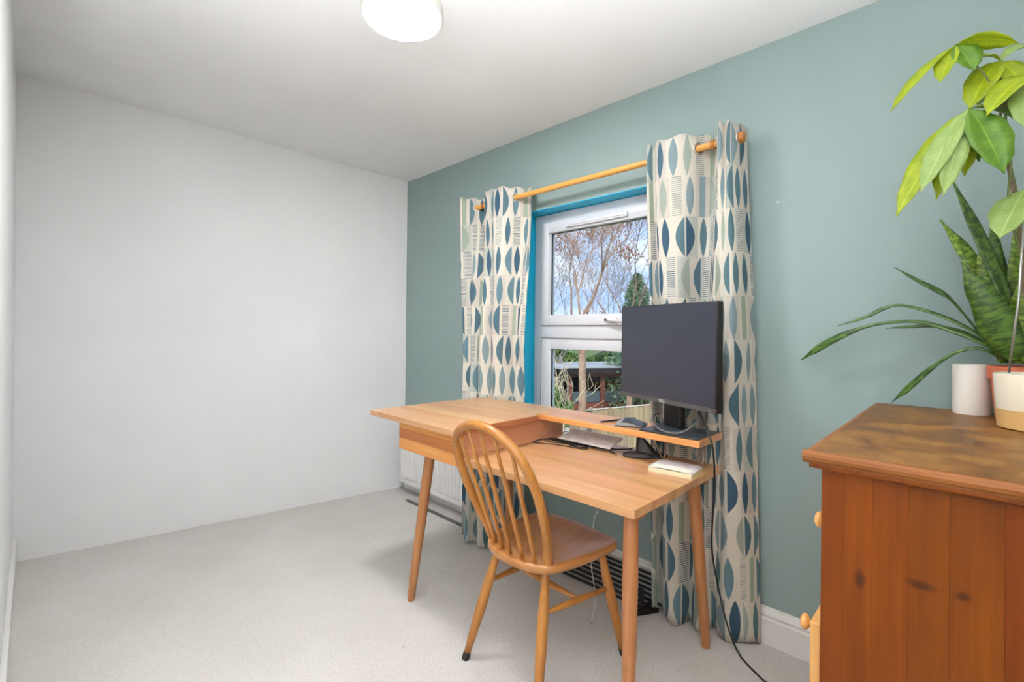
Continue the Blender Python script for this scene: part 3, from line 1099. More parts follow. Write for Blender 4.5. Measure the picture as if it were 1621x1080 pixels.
MW, MZ0, MZ1 = 0.268, 0.950, 1.345
obj('housing', mw(bx(-MW, MW, -0.006, 0.024, MZ0, MZ1, bev=0.004)), M['black'], mon, autosmooth=40)
obj('rear_shell', mw(bx(-MW * .7, MW * .7, 0.022, 0.046, MZ0 + .05, MZ1 - .05, bev=0.012)), M['black'], mon, autosmooth=40)
scr = obj('screen', mw(bx(-MW + .006, MW - .006, -0.0072, -0.004, MZ0 + 0.020, MZ1 - 0.005)), M['screen'], mon)
obj('lower_bezel', mw(bx(-MW + .0015, MW - .0015, -0.0085, -0.004, MZ0 + .001, MZ0 + 0.019, bev=0.001)), M['gunmetal'], mon)
cu = bpy.data.curves.new('logo', 'FONT')
cu.body = 'DELL'
cu.size = 0.016
cu.align_x = 'CENTER'
cu.align_y = 'CENTER'
cu.extrude = 0.0004
to = bpy.data.objects.new('logo_tmp', cu)
COL.objects.link(to)
dg = bpy.context.evaluated_depsgraph_get()
me = bpy.data.meshes.new_from_object(to.evaluated_get(dg))
bpy.data.objects.remove(to)
b = BM()
b.from_mesh(me)
bmesh.ops.transform(b, matrix=MM @ Matrix.Translation((0, -0.0089, MZ0 + 0.010)) @ Matrix.Rotation(math.radians(90), 4, 'X'), verts=b.verts)
tag(obj('logo', b, M['letter'], mon), 'pale maker lettering on lower bezel')
obj('power_button', mw(bx(MW - .03, MW - .022, -0.0095, -0.008, MZ0 + .007, MZ0 + .011)), M['steel'], mon)
# neck and foot plate
b = BM()
NECK = [(-.048, 0.052), (-.044, 0.082), (.044, 0.082), (.048, 0.052)]
box(b, -0.048, 0.048, 0.040, 0.075, SHZ + 0.006, 1.22, 0.010, 3)
obj('neck', mw(b), M['black'], mon, autosmooth=40)
b = BM()
fpz = SHZ + .0003
box(b, 2.265, 2.498, -0.395, -0.205, fpz, fpz + 0.007, 0.003)
obj('foot_plate', b, M['slate'], mon, autosmooth=40)

# ------------------------------------------------------------------ things on the shelf
nbk = thing('notebook', (2.20, -0.31, SHZ), 'black-covered open notebook lying on the desk shelf beside the monitor foot', 'notebook')
NB = Matrix.Translation((2.183, -0.315, SHZ)) @ Matrix.Rotation(math.radians(24), 4, 'Z')
b = bx(-.062, .062, -.055, .055, 0.0004, 0.004, bev=0.001)
bmesh.ops.transform(b, matrix=NB, verts=b.verts)
obj('cover', b, M['dark_leather'], nbk)
b = BM()
prof = []
for i in range(13):
    t = i / 12
    x = -0.060 + 0.112 * t
    prof.append((x, 0.006 + 0.014 * math.sin(math.pi * min(1, t * 1.15)) * (1 - 0.25 * t)))
poly = [(x, -0.052, z) for x, z in prof] + [(prof[-1][0], -0.052, 0.0042), (prof[0][0], -0.052, 0.0042)]
prism(b, poly, Vector((0, 0.104, 0)))
bmesh.ops.transform(b, matrix=NB, verts=b.verts)
obj('pages', b, plain('grey_pages', (150, 150, 152), 0.8), nbk, autosmooth=30)
b = BM()
poly = [(x * 1.02, -0.054, z + .001) for x, z in prof[3:]] + [(x * 1.02, -0.054, z + .003) for x, z in reversed(prof[3:])]
prism(b, poly, Vector((0, 0.108, 0)))
bmesh.ops.transform(b, matrix=NB, verts=b.verts)
obj('top_cover', b, M['dark_leather'], nbk, autosmooth=30)
b = BM()
pa, pb = PZ(950, 668, SHZ + .004), PZ(1006, 662, SHZ + .004)
tube(b, [pa, pa.lerp(pb, .06), pa.lerp(pb, .95), pb], [0.0015, 0.0034, 0.0034, 0.002], seg=10)
tag(obj('stylus_pen', b, M['black'], smooth=True), 'thin black pen lying on the desk shelf left of the notebook', 'pen')

# ------------------------------------------------------------------ keyboard, cables, mouse, book
kb = thing('keyboard', (1.94, -0.30, DZ), 'slim white keyboard propped on a black cable bundle on the desk', 'keyboard')
f0, f1 = PY(884, 697, -0.36), PY(964, 708, -0.36)
KL = (f1 - f0).length
kx = Vector((f1.x - f0.x, 0, 0)).normalized()
KBM = Matrix.Translation((f0.x, -0.36, DZ + 0.017)) @ Matrix.Rotation(math.radians(13), 4, 'X')
KL, KD = 0.275, 0.115
b = bx(0, KL, 0, KD, 0, 0.006, bev=0.002)
bmesh.ops.transform(b, matrix=KBM, verts=b.verts)
obj('case', b, M['white_plastic'], kb, autosmooth=40)
kmesh = {}
for r in range(6):
    nk = 14 if r else 6
    widths = [1.0] * 14
    if r == 0:
        widths = [1.2, 1.2, 1.4, 6.0, 1.4, 1.2, 1.6]
    tot = sum(widths)
    x = 0.006
    for w in widths:
        ww = (KL - 0.012) * w / tot
        kk = round(ww, 4)
        if kk not in kmesh:
            b = BM()
            box(b, 0, ww - 0.0025, 0, 0.0145, 0, 0.0022, 0.0007, 1)
            me = bpy.data.meshes.new('key')
            b.to_mesh(me)
            b.free()
            me.materials.append(M['key'])
            kmesh[kk] = me
        o = bpy.data.objects.new('key', kmesh[kk])
        COL.objects.link(o)
        o.parent = kb
        mt = Matrix.Translation(-WLOC[kb.name]) @ KBM @ Matrix.Translation((x, 0.007 + r * 0.0172, 0.0061))
        o.matrix_basis = mt
        x += ww

cab = thing('cable_bundle', (1.93, -0.36, DZ), 'tangle of thin black cables lying in front of the white keyboard', 'cable')


def pzs(lst, z):
    return [PZ(x, y, z) for x, y in lst]


def cable(name, pts, r, mat, parent, n=40, seg=7):
    cp = catmull(pts, n)
    for q in cp:
        q.z = max(q.z, r + 0.0005)
    return obj(name, tb(cp, r, seg=seg), mat, parent, smooth=True)


z = DZ + 0.004
cable('cable', pzs([(898, 683), (870, 690), (845, 697), (848, 701), (880, 704), (925, 711), (928, 707), (905, 703), (872, 700), (862, 696)], z), 0.0022, M['black'], cab)
cable('cable', pzs([(846, 699), (860, 695), (880, 697), (905, 701), (938, 707), (965, 711), (1000, 711)], z + .002), 0.0028, M['black'], cab)
cable('cable', pzs([(870, 694), (890, 700), (915, 706), (945, 707), (960, 711), (972, 718)], z + .003), 0.0026, M['black'], cab)
cable('cable', pzs([(902, 705), (920, 709), (940, 705), (955, 708), (985, 712), (1005, 709)], z + .001), 0.0022, M['black'], cab)
b = BM()
pa, pb = PZ(868, 694, DZ + .008), PZ(965, 711, DZ + .008)
tube(b, [pa, pa.lerp(pb, .1), pa.lerp(pb, .5), pa.lerp(pb, .9), pb], [.003, .0075, .007, .007, .003], seg=8, sy=1.4)
obj('cable_sleeve', b, M['black'], cab, smooth=True)
b = BM()
pa, pb = PZ(968, 715.5, DZ + .005), PZ(975, 719, DZ + .005)
tube(b, [pa, pb], 0.0045, seg=6)
obj('plug', b, M['steel'], cab)

ms = thing('vertical_mouse', (2.27, -0.33, DZ), 'black upright ergonomic mouse with a wide base on the desk', 'mouse')
mcx, mcy = PZ(1016, 724, DZ).x, PZ(1016, 724, DZ).y
b = lathe([(0.0, 0.0005), (0.066, 0.0005), (0.070, 0.005), (0.060, 0.011), (0.030, 0.016), (0.0, 0.017)], (0, 0, 0), 32)
bmesh.ops.transform(b, matrix=Matrix.Translation((mcx + .012, mcy + .045, DZ)) @ Matrix.Rotation(math.radians(40), 4, 'Z') @ Matrix.Diagonal((1.05, .72, 1, 1)), verts=b.verts)
obj('base', b, M['slate'], ms, smooth=True)
b = lathe([(0.0, 0.0005), (0.050, 0.0005), (0.055, 0.007), (0.050, 0.015), (0.030, 0.022), (0.0, 0.024)], (0, 0, 0), 32)
bmesh.ops.transform(b, matrix=Matrix.Translation((mcx - .012, mcy - .016, DZ)) @ Matrix.Rotation(math.radians(25), 4, 'Z') @ Matrix.Diagonal((1.1, .48, 1, 1)), verts=b.verts)
obj('palm_rest', b, M['charcoal'], ms, smooth=True)
# curved fin
b = BM()
rings = []
for i in range(12):
    t = i / 11
    hgt = 0.008 + 0.078 * t
    ln = 0.042 * (1 - 0.78 * t ** 1.5)
    wd = 0.022 * (1 - 0.55 * t)
    sh_ = -0.030 * t ** 1.3
    rg = []
    for k in range(20):
        a = 2 * math.pi * k / 20
        ex = math.copysign(abs(math.cos(a)) ** 0.8, math.cos(a)) * ln + sh_
        ey = math.copysign(abs(math.sin(a)) ** 0.8, math.sin(a)) * wd
        v = Vector((ex, ey, hgt))
        rg.append(b.verts.new(Matrix.Translation((mcx + .012, mcy + .018, DZ)) @ Matrix.Rotation(math.radians(30), 4, 'Z') @ v))
    rings.append(rg)
for a, c in zip(rings, rings[1:]):
    for k in range(20):
        b.faces.new((a[k], a[(k + 1) % 20], c[(k + 1) % 20], c[k]))
b.faces.new(rings[-1])
b.faces.new(list(reversed(rings[0])))
obj('body', b, M['black'], ms, smooth=True)

bk = thing('paperback_book', (2.41, -0.39, DZ), 'pale paperback book lying closed at the right end of the desk', 'book')
BK = Matrix.Translation((2.415, -0.395, DZ)) @ Matrix.Rotation(math.radians(6), 4, 'Z')


def bkm(b):
    bmesh.ops.transform(b, matrix=BK, verts=b.verts)
    return b


obj('back_cover', bkm(bx(-.080, .080, -.066, .062, 0.0004, 0.002, bev=.0005)), M['cream_cover'], bk)
obj('pages', bkm(bx(-.078, .079, -.064, .061, 0.002, 0.016, bev=.001)), M['cream_cover'], bk)
b = BM()
prof = [(-.080, .0165), (-.04, .0185), (0, .0195), (.04, .0185), (.074, .0165), (.080, .0145)]
prism(b, [(x, -.062, z) for x, z in prof] + [(x, -.062, z + .0015) for x, z in reversed(prof)], Vector((0, .124, 0)))
obj('front_cover', bkm(b), M['lilac_cover'], bk, autosmooth=40)
b = BM()
prism(b, [(x * .9, -.0625, z + .0017) for x, z in prof] + [(x * .9, -.0625, z + .0022) for x, z in reversed(prof)], Vector((0, .05, 0)))
obj('jacket_strip', bkm(b), M['paper'], bk)

# monitor leads
lead = thing('power_cable', (2.5, -0.2, 0), 'black mains cable trailing from the monitor down to the carpet', 'cable')
pts = [PY(1104, 648, -0.29), PY(1114, 668, -0.38), PY(1123, 690, -0.44), PY(1129, 715, -0.45), PY(1131, 760, -0.43), PY(1128, 820, -0.38), PY(1127, 870, -0.33),
       PY(1137, 930, -0.25), PY(1150, 985, -0.20), PZ(1164, 1024, 0.012), PZ(1176, 1044, .006), PZ(1195, 1064, .006), PZ(1215, 1082, .006), PZ(1262, 1110, .006)]
cable('cable', pts, 0.0034, M['black'], lead, 90)
lead2 = thing('monitor_lead', (2.4, -0.3, SHZ), 'grey looped lead under the monitor, drooping over the shelf edge', 'cable')
pts = [PY(1107, 650, -0.29), PY(1105, 664, -0.34), PY(1095, 676, -0.39), PY(1078, 685, -0.418), PY(1058, 685, -0.418), PY(1042, 678, -0.414), PZ(1034, 668, SHZ + .030), PZ(1034, 660, SHZ + .032), PZ(1041, 655, SHZ + .03), PZ(1047, 658, SHZ + .012)]
cable('cable', pts, 0.0036, M['grey_cable'], lead2, 70)
wc = thing('charging_cable', (2.06, -0.4, 0), 'thin white charging cable dangling beneath the desk', 'cable')
pts = [Vector((1.93, -0.33, DZ - TH - .001)), PY(946, 795, -0.35), PY(940, 825, -0.37), PY(935, 880, -0.385), PY(940, 925, -0.39), PY(943, 950, -0.395), PY(939, 975, -0.40), PY(936, 984, -0.403)]
cable('cable', pts, 0.0020, M['white_cable'], wc, 60)
p = PY(936, 984, -0.403)
obj('plug', tb([p, p + Vector((-.002, -.002, -.014))], 0.0035, seg=8), M['steel'], wc)

# ------------------------------------------------------------------ black metal rack by the skirting
rack = thing('metal_rack', (1.9, -0.1, 0), 'folded black metal rack of long bars lying against the skirting under the desk', 'rack')
for i in range(8):
    t = i / 7
    y = -0.165 + 0.125 * t
    z = 0.010 + 0.095 * t
    x0, x1 = 1.42 + 0.05 * (i % 2), 2.19 + 0.02 * (i % 3)
    obj('bar', tb([(x0, y, z), (x1, y + 0.004, z)], 0.0062, seg=8), M['black_metal'], rack, autosmooth=50)
for x in (1.50, 2.150):
    b = BM()
    box(b, x, x + 0.022, -0.178, -0.172, 0.001, 0.105, 0.001)
    box(b, x, x + 0.022, -0.178, -0.035, 0.001, 0.006, 0.001)
    obj('end_bracket', b, M['black_metal'], rack)
b = BM()
box(b, 0, 0.105, -0.011, 0.011, 0, 0.020, 0.002, mat4=Matrix.Translation((2.160, -0.215, 0.002)) @ Matrix.Rotation(math.radians(60), 4, 'Z'))
obj('foot', b, M['black_metal'], rack)
tag(obj('floor_strip', bx(0.28, 1.36, -0.172, -0.145, 0.001, 0.007, bev=.001), plain('grey_strip', (104, 100, 96), 0.5)), 'flat dark grey strip lying on carpet below the radiator', 'strip')

# ------------------------------------------------------------------ chest of drawers
CX0, CX1, CY0, CY1, CZ = 2.985, 3.46, -0.962, -0.055, 1.0
chest = thing('chest_of_drawers', (3.22, -0.5, 0), 'tall orange-brown pine chest of drawers with worn top at right', 'chest of drawers')
# top boards run along the front (y)
tx = [2.956, 3.07, 3.20, 3.33, 3.48]
for i in range(4):
    b = bx(tx[i] + (.00005 if i else .014), tx[i + 1] - .00005, -0.974, -0.040, CZ - 0.024, CZ, bev=0.0002, seg=1)
    obj('top_board', b, M['chest_top'], chest)
nose = [(0.014, 0.0), (0.006, -0.0005), (0.0015, -0.005), (0.0, -0.011), (0.002, -0.018), (0.007, -0.022), (0.008, -0.0245), (0.014, -0.0245)]
M['chest_edge'] = wood('chest_edge_pine', (150, 92, 40), (112, 62, 22), 'x', 0.42, 0.0, spec=0.3)
M['chest_edge_y'] = wood('chest_edge_pine_front', (150, 92, 40), (112, 62, 22), 'y', 0.42, 0.0, spec=0.3)
b = BM()
prism(b, [(2.956 + .0001, -0.988 + u, CZ + v) for u, v in nose], Vector((3.48 - 2.956, 0, 0)))
obj('top_nosing', b, M['chest_edge'], chest)
b = BM()
prism(b, [(2.956 + u, -0.974 + .0001, CZ + v) for u, v in nose], Vector((0, 0.934, 0)))
obj('top_nosing', b, M['chest_edge_y'], chest)
obj('top_moulding', bx(2.966, 3.47, -0.980, -0.05, CZ - 0.034, CZ - 0.0242, bev=0.003), M['chest_side'], chest)
sx = [2.985, 3.022, 3.066, 3.118, 3.172, 3.238, 3.305, 3.372, 3.46]
for i in range(8):
    obj('side_board', bx(sx[i] + .00005, sx[i + 1] - .00005, CY0, CY0 + 0.020, 0.0, CZ - 0.0345, bev=0.0003, seg=1), M['chest_side'], chest)
for i in range(8):
    obj('side_board', bx(sx[i] + .00005, sx[i + 1] - .00005, CY1 - 0.020, CY1, 0.0, CZ - 0.0345, bev=0.0003, seg=1), M['chest_side'], chest)
obj('back_panel', bx(3.448, 3.459, CY0 + .021, CY1 - .021, 0.04, CZ - .036), M['chest_side'], chest)
b = BM()
for z in (0.05, 0.37, 0.665, 0.93):
    box(b, 2.988, 3.44, CY0 + .021, CY1 - .021, z, z + 0.018)
obj('divider', b, M['pale_pine'], chest)
KN = [(0.004, 0.0), (0.007, 0.0), (0.007, 0.006), (0.013, 0.009), (0.0165, 0.014), (0.0150, 0.019), (0.008, 0.0225), (0.0, 0.0235)]
for z0, z1, pull, kz, mm in ((0.688, 0.927, 0.0, 0.845, 'pale_pine'), (0.393, 0.640, 0.020, 0.628, 'pale_pine'), (0.072, 0.366, 0.0, 0.36, 'pale_pine')):
    xf = 2.986 - pull
    if pull:
        xf = 2.982 - pull
    d = obj('drawer', bx(xf, xf + 0.020, CY0 + .024, CY1 - .024, z0, z1, bev=0.003), M[mm], chest)
    for ky in (CY0 + 0.05, CY0 + .33, CY1 - 0.33, CY1 - .05):
        b = lathe([(0, 0)] + KN, (0, 0, 0), 18)
        bmesh.ops.transform(b, matrix=Matrix.Translation((xf + .001, ky, min(kz, z1 - .018))) @ Matrix.Rotation(math.radians(-90), 4, 'Y'), verts=b.verts)
        obj('knob', b, M['pale_pine'], d, smooth=True)
    obj('drawer_box', bx(xf + .0205, 3.42, CY0 + .03, CY1 - .03, z0 + .004, z1 - .05), M['pale_pine'], d)

# ------------------------------------------------------------------ cup and plants on the chest
cupx, cupy = 3.196, -0.108
b = lathe([(0, 0.004), (0.036, 0.004), (0.037, 0.0), (0.041, 0.0), (0.0425, 0.006), (0.044, 0.142), (0.043, 0.146), (0.040, 0.145), (0.038, 0.012), (0, 0.010)], (cupx, cupy, CZ + .0003), 40)
tag(obj('ceramic_cup', b, M['cup'], autosmooth=50), 'plain white cylindrical ceramic pot behind the plants on the chest', 'pot')

# snake plant in a terracotta pot
sp_c = Vector((3.290, -0.165, CZ))
snk = thing('snake_plant', sp_c, 'snake plant with banded upright and trailing strap leaves in terracotta pot', 'plant')
obj('terracotta_pot', lathe([(0, .002), (0.046, 0.0), (0.058, 0.112), (0.064, 0.113), (0.066, 0.148), (0.060, 0.148), (0.057, 0.13), (0.0, 0.129)], sp_c + Vector((0, 0, .0003)), 36), M['terracotta'], snk, autosmooth=40)
obj('soil', lathe([(0.0565, 0.1305), (0.03, 0.136), (0.0, 0.138)], sp_c, 24), M['soil'], snk, smooth=True)


def strap(name, pts, widths, mat, parent, side, fold=0.12, n=26, thick=0.0016):
    """long leaf: spine points, half widths, side = approximate across-direction"""
    P_ = catmull(pts, n)
    m_ = len(widths) - 1
    b = BM()
    uvl = b.loops.layers.uv.new('UVMap')
    rows_ = []
    for i in range(n):
        t = i / (n - 1) * m_
        k = min(int(t), m_ - 1)
        ft = t - k
        ft = ft * ft * (3 - 2 * ft)
        w = widths[k] * (1 - ft) + widths[k + 1] * ft
        tan = (P_[min(i + 1, n - 1)] - P_[max(i - 1, 0)]).normalized()
        s = (side - tan * side.dot(tan)).normalized()
        nn = tan.cross(s)
        rows_.append([b.verts.new(P_[i] + s * (w * q) + nn * (abs(q) * w * fold * 2)) for q in (-1, -.5, 0, .5, 1)])
    for i in range(n - 1):
        for k in range(4):
            f = b.faces.new((rows_[i][k], rows_[i][k + 1], rows_[i + 1][k + 1], rows_[i + 1][k]))
            for lp, (kk, ii) in zip(f.loops, ((k, i), (k + 1, i), (k + 1, i + 1), (k, i + 1))):
                lp[uvl].uv = (kk / 4, ii / (n - 1))
    o = obj(name, b, mat, parent, smooth=True)
    md = o.modifiers.new('thickness', 'SOLIDIFY')
    md.thickness = thick
    md.offset = 0
    return o


base_s = sp_c + Vector((0, 0, 0.10))
ACR = Vector((1.0, 0.12, 0.0)).normalized()      # across-direction facing the room


def upright(px, y, w, mat, sd=ACR, twist=0.0):
    pts = [PY(x, yy, yv) for (x, yy), yv in zip(px, y)]
    s = Matrix.Rotation(twist, 3, 'Z') @ sd
    return strap('leaf', pts, [q * 1.15 for q in w], mat, snk, s, 0.10)


upright([(1600, 575), (1603, 500), (1560, 390), (1506, 282)], (-.16, -.17, -.18, -.19), [.010, .016, .017, .015, .002], M['snake_dark'], twist=.5)
upright([(1590, 575), (1575, 500), (1540, 415), (1488, 348)], (-.15, -.14, -.13, -.12), [.008, .018, .022, .016, .002], M['snake'], twist=.2)
upright([(1588, 572), (1578, 500), (1563, 430), (1557, 372)], (-.17, -.165, -.16, -.155), [.010, .022, .024, .016, .002], M['snake'])
upright([(1598, 572), (1590, 480), (1577, 400), (1568, 355)], (-.13, -.12, -.11, -.10), [.008, .014, .016, .012, .002], M['snake_dark'])
upright([(1606, 572), (1594, 545), (1562, 480), (1522, 416)], (-.20, -.215, -.235, -.25), [.012, .030, .036, .026, .002], M['snake_dark'], twist=-.1)
upright([(1602, 575), (1606, 480), (1611, 400), (1614, 340)], (-.14, -.13, -.12, -.11), [.010, .017, .018, .013, .002], M['snake'], twist=.6)
upright([(1612, 575), (1625, 510), (1634, 460), (1640, 410)], (-.18, -.19, -.20, -.21), [.012, .028, .032, .024, .002], M['snake'])
upright([(1615, 575), (1640, 480), (1652, 390), (1660, 330)], (-.13, -.12, -.11, -.10), [.012, .024, .026, .020, .002], M['snake_dark'])
UPV = Vector((0, 0, 1))


def trailing(px, ys, w):
    pts = [PY(x, yy, yv) for (x, yy), yv in zip(px, ys)]
    return strap('trailing_leaf', pts, w, M['strap_leaf'], snk, (UPV * .8 + FW * 0.5).normalized(), 0.10, 34)


trailing([(1592, 562), (1560, 537), (1520, 490), (1495, 466), (1455, 445), (1415, 423)], (-.16, -.15, -.13, -.12, -.11, -.10), [.004, .005, .0045, .006, .009, .006, .001])
trailing([(1592, 565), (1550, 530), (1490, 500), (1430, 484), (1400, 488), (1370, 502), (1326, 516)], (-.16, -.15, -.14, -.13, -.12, -.11, -.10), [.004, .005, .0055, .005, .004, .007, .005, .001])
trailing([(1595, 568), (1560, 545), (1500, 521), (1450, 509), (1390, 513), (1340, 528), (1300, 548), (1268, 570)], (-.17, -.17, -.155, -.14, -.12, -.10, -.08, -.065), [.005, .006, .0075, .006, .005, .005, .012, .014, .002])
trailing([(1590, 566), (1560, 544), (1520, 524), (1480, 516), (1445, 517), (1402, 520)], (-.15, -.14, -.13, -.12, -.11, -.10), [.004, .005, .006, .004, .006, .005, .001])
trailing([(1586, 568), (1560, 554), (1535, 552), (1505, 562), (1470, 586), (1440, 612), (1412, 637)], (-.18, -.185, -.18, -.17, -.155, -.14, -.13), [.004, .005, .0055, .005, .005, .009, .010, .001])
b = BM()
tube(b, [PY(1584, 570, -.19), PY(1585, 530, -.19)], [0.006, 0.004], seg=8)
obj('stem', b, M['stem'], snk, smooth=True)

# money tree in a two-tone ceramic pot
mt_c = Vector((3.318, -0.330, CZ))
mny = thing('money_tree', mt_c, 'money tree with lime green hand-shaped leaves in two-tone cream pot', 'plant')
t = NT('two_tone_glaze')
sepn = t.n('SeparateXYZ')
t.l(t.pos(), sepn.inputs[0])
k_ = t.math('GREATER_THAN', t.math('ADD', sepn.outputs[2], t.math('MULTIPLY', t.noise(t.pos(), 20, 2).outputs['Fac'], .004)), CZ + 0.052)
t.base(t.mix(k_, rgba((206, 164, 104)), rgba((226, 214, 192))))
t.l(t.math('MULTIPLY_ADD', k_, -0.5, 0.65), t.b.inputs['Roughness'])
M['two_tone'] = t.m
obj('ceramic_pot', lathe([(0, .002), (0.070, 0.0), (0.076, 0.004), (0.079, 0.05), (0.0845, 0.135), (0.0825, 0.138), (0.079, 0.135), (0.076, 0.118), (0.0, 0.116)], mt_c + Vector((0, 0, .0003)), 44), M['two_tone'], mny, autosmooth=40)
obj('soil', lathe([(0.0755, 0.1185), (0.05, 0.124), (0.0, 0.127)], mt_c, 28), M['soil'], mny, smooth=True)
stk = obj('support_stick', tb([PY(1597, 590, -.37), PY(1613, 470, -.37), PY(1622, 330, -.36)], 0.0024, seg=8), M['steel'], mny, smooth=True)
tb0 = mt_c + Vector((0.03, 0, 0.115))
hubA, hubB, hubC, hubD = PY(1512, 72, -.42), PY(1584, 97, -.36), PY(1534, 172, -.44), PY(1640, 120, -.40)
trunk = [tb0, PY(1625, 480, -.33), PY(1618, 400, -.34), PY(1610, 330, -.34), PY(1597, 270, -.35), PY(1588, 210, -.355), PY(1580, 150, -.36), hubB]
obj('stem', tb(catmull(trunk, 30), [0.0042 - 0.0020 * i / 29 for i in range(30)], seg=9), M['stem_brown'], mny, smooth=True)
trunk2 = [tb0 + Vector((.01, .02, 0)), PY(1640, 450, -.31), PY(1623, 370, -.31), PY(1608, 300, -.33), PY(1596, 240, -.35), PY(1592, 170, -.37), PY(1600, 130, -.38), PY(1640, 120, -.40)]
obj('stem', tb(catmull(trunk2, 30), [0.0036 - 0.0016 * i / 29 for i in range(30)], seg=9), M['stem'], mny, smooth=True)
trunk3 = [PY(1616, 400, -.34), PY(1597, 330, -.37), PY(1600, 260, -.38), PY(1594, 200, -.40)]
obj('stem', tb(catmull(trunk3, 20), 0.003, seg=8), M['stem'], mny, smooth=True)
for a, q, c in ((PY(1589, 175, -.37), PY(1560, 120, -.41), hubA), (PY(1640, 185, -.40), PY(1580, 163, -.43), hubC), (PY(1592, 250, -.36), PY(1580, 200, -.40), hubC)):
    obj('leaf_stalk', tb(catmull([a, q, c], 16), 0.0022, seg=7), M['stem'], mny, smooth=True)


def leaflet(hub, px, yv, w, mat, sag=0.0, side=None, tw=0.0):
    tip = PY(px[0], px[1], yv)
    d = tip - hub
    mid = hub.lerp(tip, 0.5) + Vector((0, 0, sag))
    if side is None:
        side = d.cross(Vector((0.05, 1.0, 0.0))).normalized()
    side = (Matrix.Rotation(tw, 3, d.normalized()) @ side)
    P3 = [hub, hub.lerp(mid, .5) + Vector((0, 0, sag * .3)), mid, mid.lerp(tip, .5) + Vector((0, 0, sag * .25)), tip]
    return strap('leaflet', P3, [0.002, w * .7, w * 1.2, w * 1.25, w * .9, 0.001], mat, mny, side, 0.16, 20, 0.0008)


LM, GR, PA = M['leaf_lime'], M['leaf_green'], M['leaf_pale']
# top-left hand
leaflet(hubA, (1409, 178), -.47, .017, LM, .012, tw=.7)
leaflet(hubA, (1488, 131), -.46, .019, LM, .006, tw=.3)
leaflet(hubA, (1542, 112), -.44, .024, GR, .006, tw=-.5)
leaflet(hubA, (1612, 68), -.42, .019, LM, .014, tw=1.0)
leaflet(hubA, (1558, 76), -.38, .018, LM, .012, tw=1.1)
# upper hand on the main stem
leaflet(hubB, (1536, 100), -.40, .017, LM, .014, tw=1.0)
leaflet(hubB, (1534, 175), -.42, .027, LM, .018, tw=.2)
leaflet(hubB, (1548, 170), -.36, .024, GR, .012, tw=.3)
leaflet(hubB, (1638, 78), -.34, .022, PA, .014, tw=-.9)
leaflet(hubB, (1626, 200), -.33, .032, GR, .010, tw=-.3)
leaflet(hubB, (1640, 170), -.40, .028, LM, .012, tw=-.5)
leaflet(hubD, (1562, 183), -.47, .026, LM, .022, tw=.5)
leaflet(hubD, (1625, 205), -.45, .03, PA, .01)
leaflet(hubD, (1690, 100), -.42, .028, LM, .01, tw=1)
leaflet(hubD, (1680, 200), -.38, .03, GR, .01)
# lower hand
leaflet(hubC, (1418, 344), -.46, .027, LM, .020, tw=.4)
leaflet(hubC, (1457, 305), -.50, .022, PA, .012, tw=.2)
leaflet(hubC, (1493, 310), -.50, .020, PA, .008, tw=-.2)
leaflet(hubC, (1482, 316), -.45, .022, LM, .010)
leaflet(hubC, (1590, 275), -.47, .032, GR, .012, tw=-.4)
leaflet(hubC, (1550, 256), -.43, .020, GR, .006)
leaflet(hubC, (1527, 279), -.43, .020, LM, .006)
leaflet(hubC, (1610, 190), -.40, .016, GR, .010, tw=-1.2)
# low pale leaf by the stem
leaflet(PY(1622, 300, -.36), (1582, 378), -.42, .030, PA, .006, tw=.2)

# ------------------------------------------------------------------ the garden outside
GZ = -2.75
M['grass'] = plain('winter_lawn', (96, 116, 62), 0.95, var=0.35, vscale=1.5)
M['bark'] = plain('bark', (176, 146, 124), 0.9, var=0.3, vscale=6)
M['bark_grey'] = plain('grey_bark', (150, 142, 134), 0.9, var=0.25, vscale=6)
M['birch'] = plain('pale_bark', (196, 180, 150), 0.85, var=0.2, vscale=6)
M['fence'] = wood('fence_larch', (196, 176, 142), (160, 140, 112), 'z', 0.85, 0.14)
M['shed_wood'] = plain('red_brown_timber', (128, 74, 62), 0.7, var=0.15, vscale=3)
M['shed_roof'] = plain('pale_felt_roof', (186, 188, 190), 0.8, var=0.06)
M['shed_dark'] = plain('shed_interior', (44, 40, 40), 0.9)
M['shed_glass'] = plain('shed_window', (92, 104, 112), 0.15)
M['pale_stone'] = plain('pale_render', (214, 208, 194), 0.85, var=0.08)


def scatter_mat(name, a, b_):
    t = NT(name)
    n1 = t.noise(t.objco(), 2.5, 4).outputs['Fac']
    n2 = t.noise(t.objco(), 14.0, 2).outputs['Fac']
    t.base(t.ramp(t.math('ADD', t.math('MULTIPLY', n1, .5), t.math('MULTIPLY', n2, .5)), [(0.35, lin(a)), (0.65, lin(b_))]))
    t.b.inputs['Roughness'].default_value = 0.7
    tl = t.n('BsdfTranslucent')
    tl.inputs[0].default_value = (*[x * .8 for x in lin(b_)], 1)
    mx = t.n('MixShader')
    mx.inputs[0].default_value = 0.25
    t.l(t.b.outputs[0], mx.inputs[1])
    t.l(tl.outputs[0], mx.inputs[2])
    t.l(mx.outputs[0], t.o.inputs[0])
    return t.m


M['hedge'] = scatter_mat('hedge_leaves', (70, 112, 52), (146, 178, 96))
M['conifer'] = scatter_mat('conifer_needles', (98, 134, 104), (154, 180, 142))
M['brown_leaf'] = scatter_mat('dead_leaves', (164, 108, 84), (208, 156, 130))
M['far_twig'] = plain('twig', (146, 134, 132), 0.9, var=0.2, vscale=6)

b = BM()
gr = []
for i in range(13):
    gr.append([b.verts.new((-60 + 10 * j, 0.6 + 8 * i, GZ + 0.12 * math.sin(i * 1.3 + j))) for j in range(13)])
for i in range(12):
    for j in range(12):
        b.faces.new((gr[i][j], gr[i][j + 1], gr[i + 1][j + 1], gr[i + 1][j]))
struct('ground', b, M['grass'])


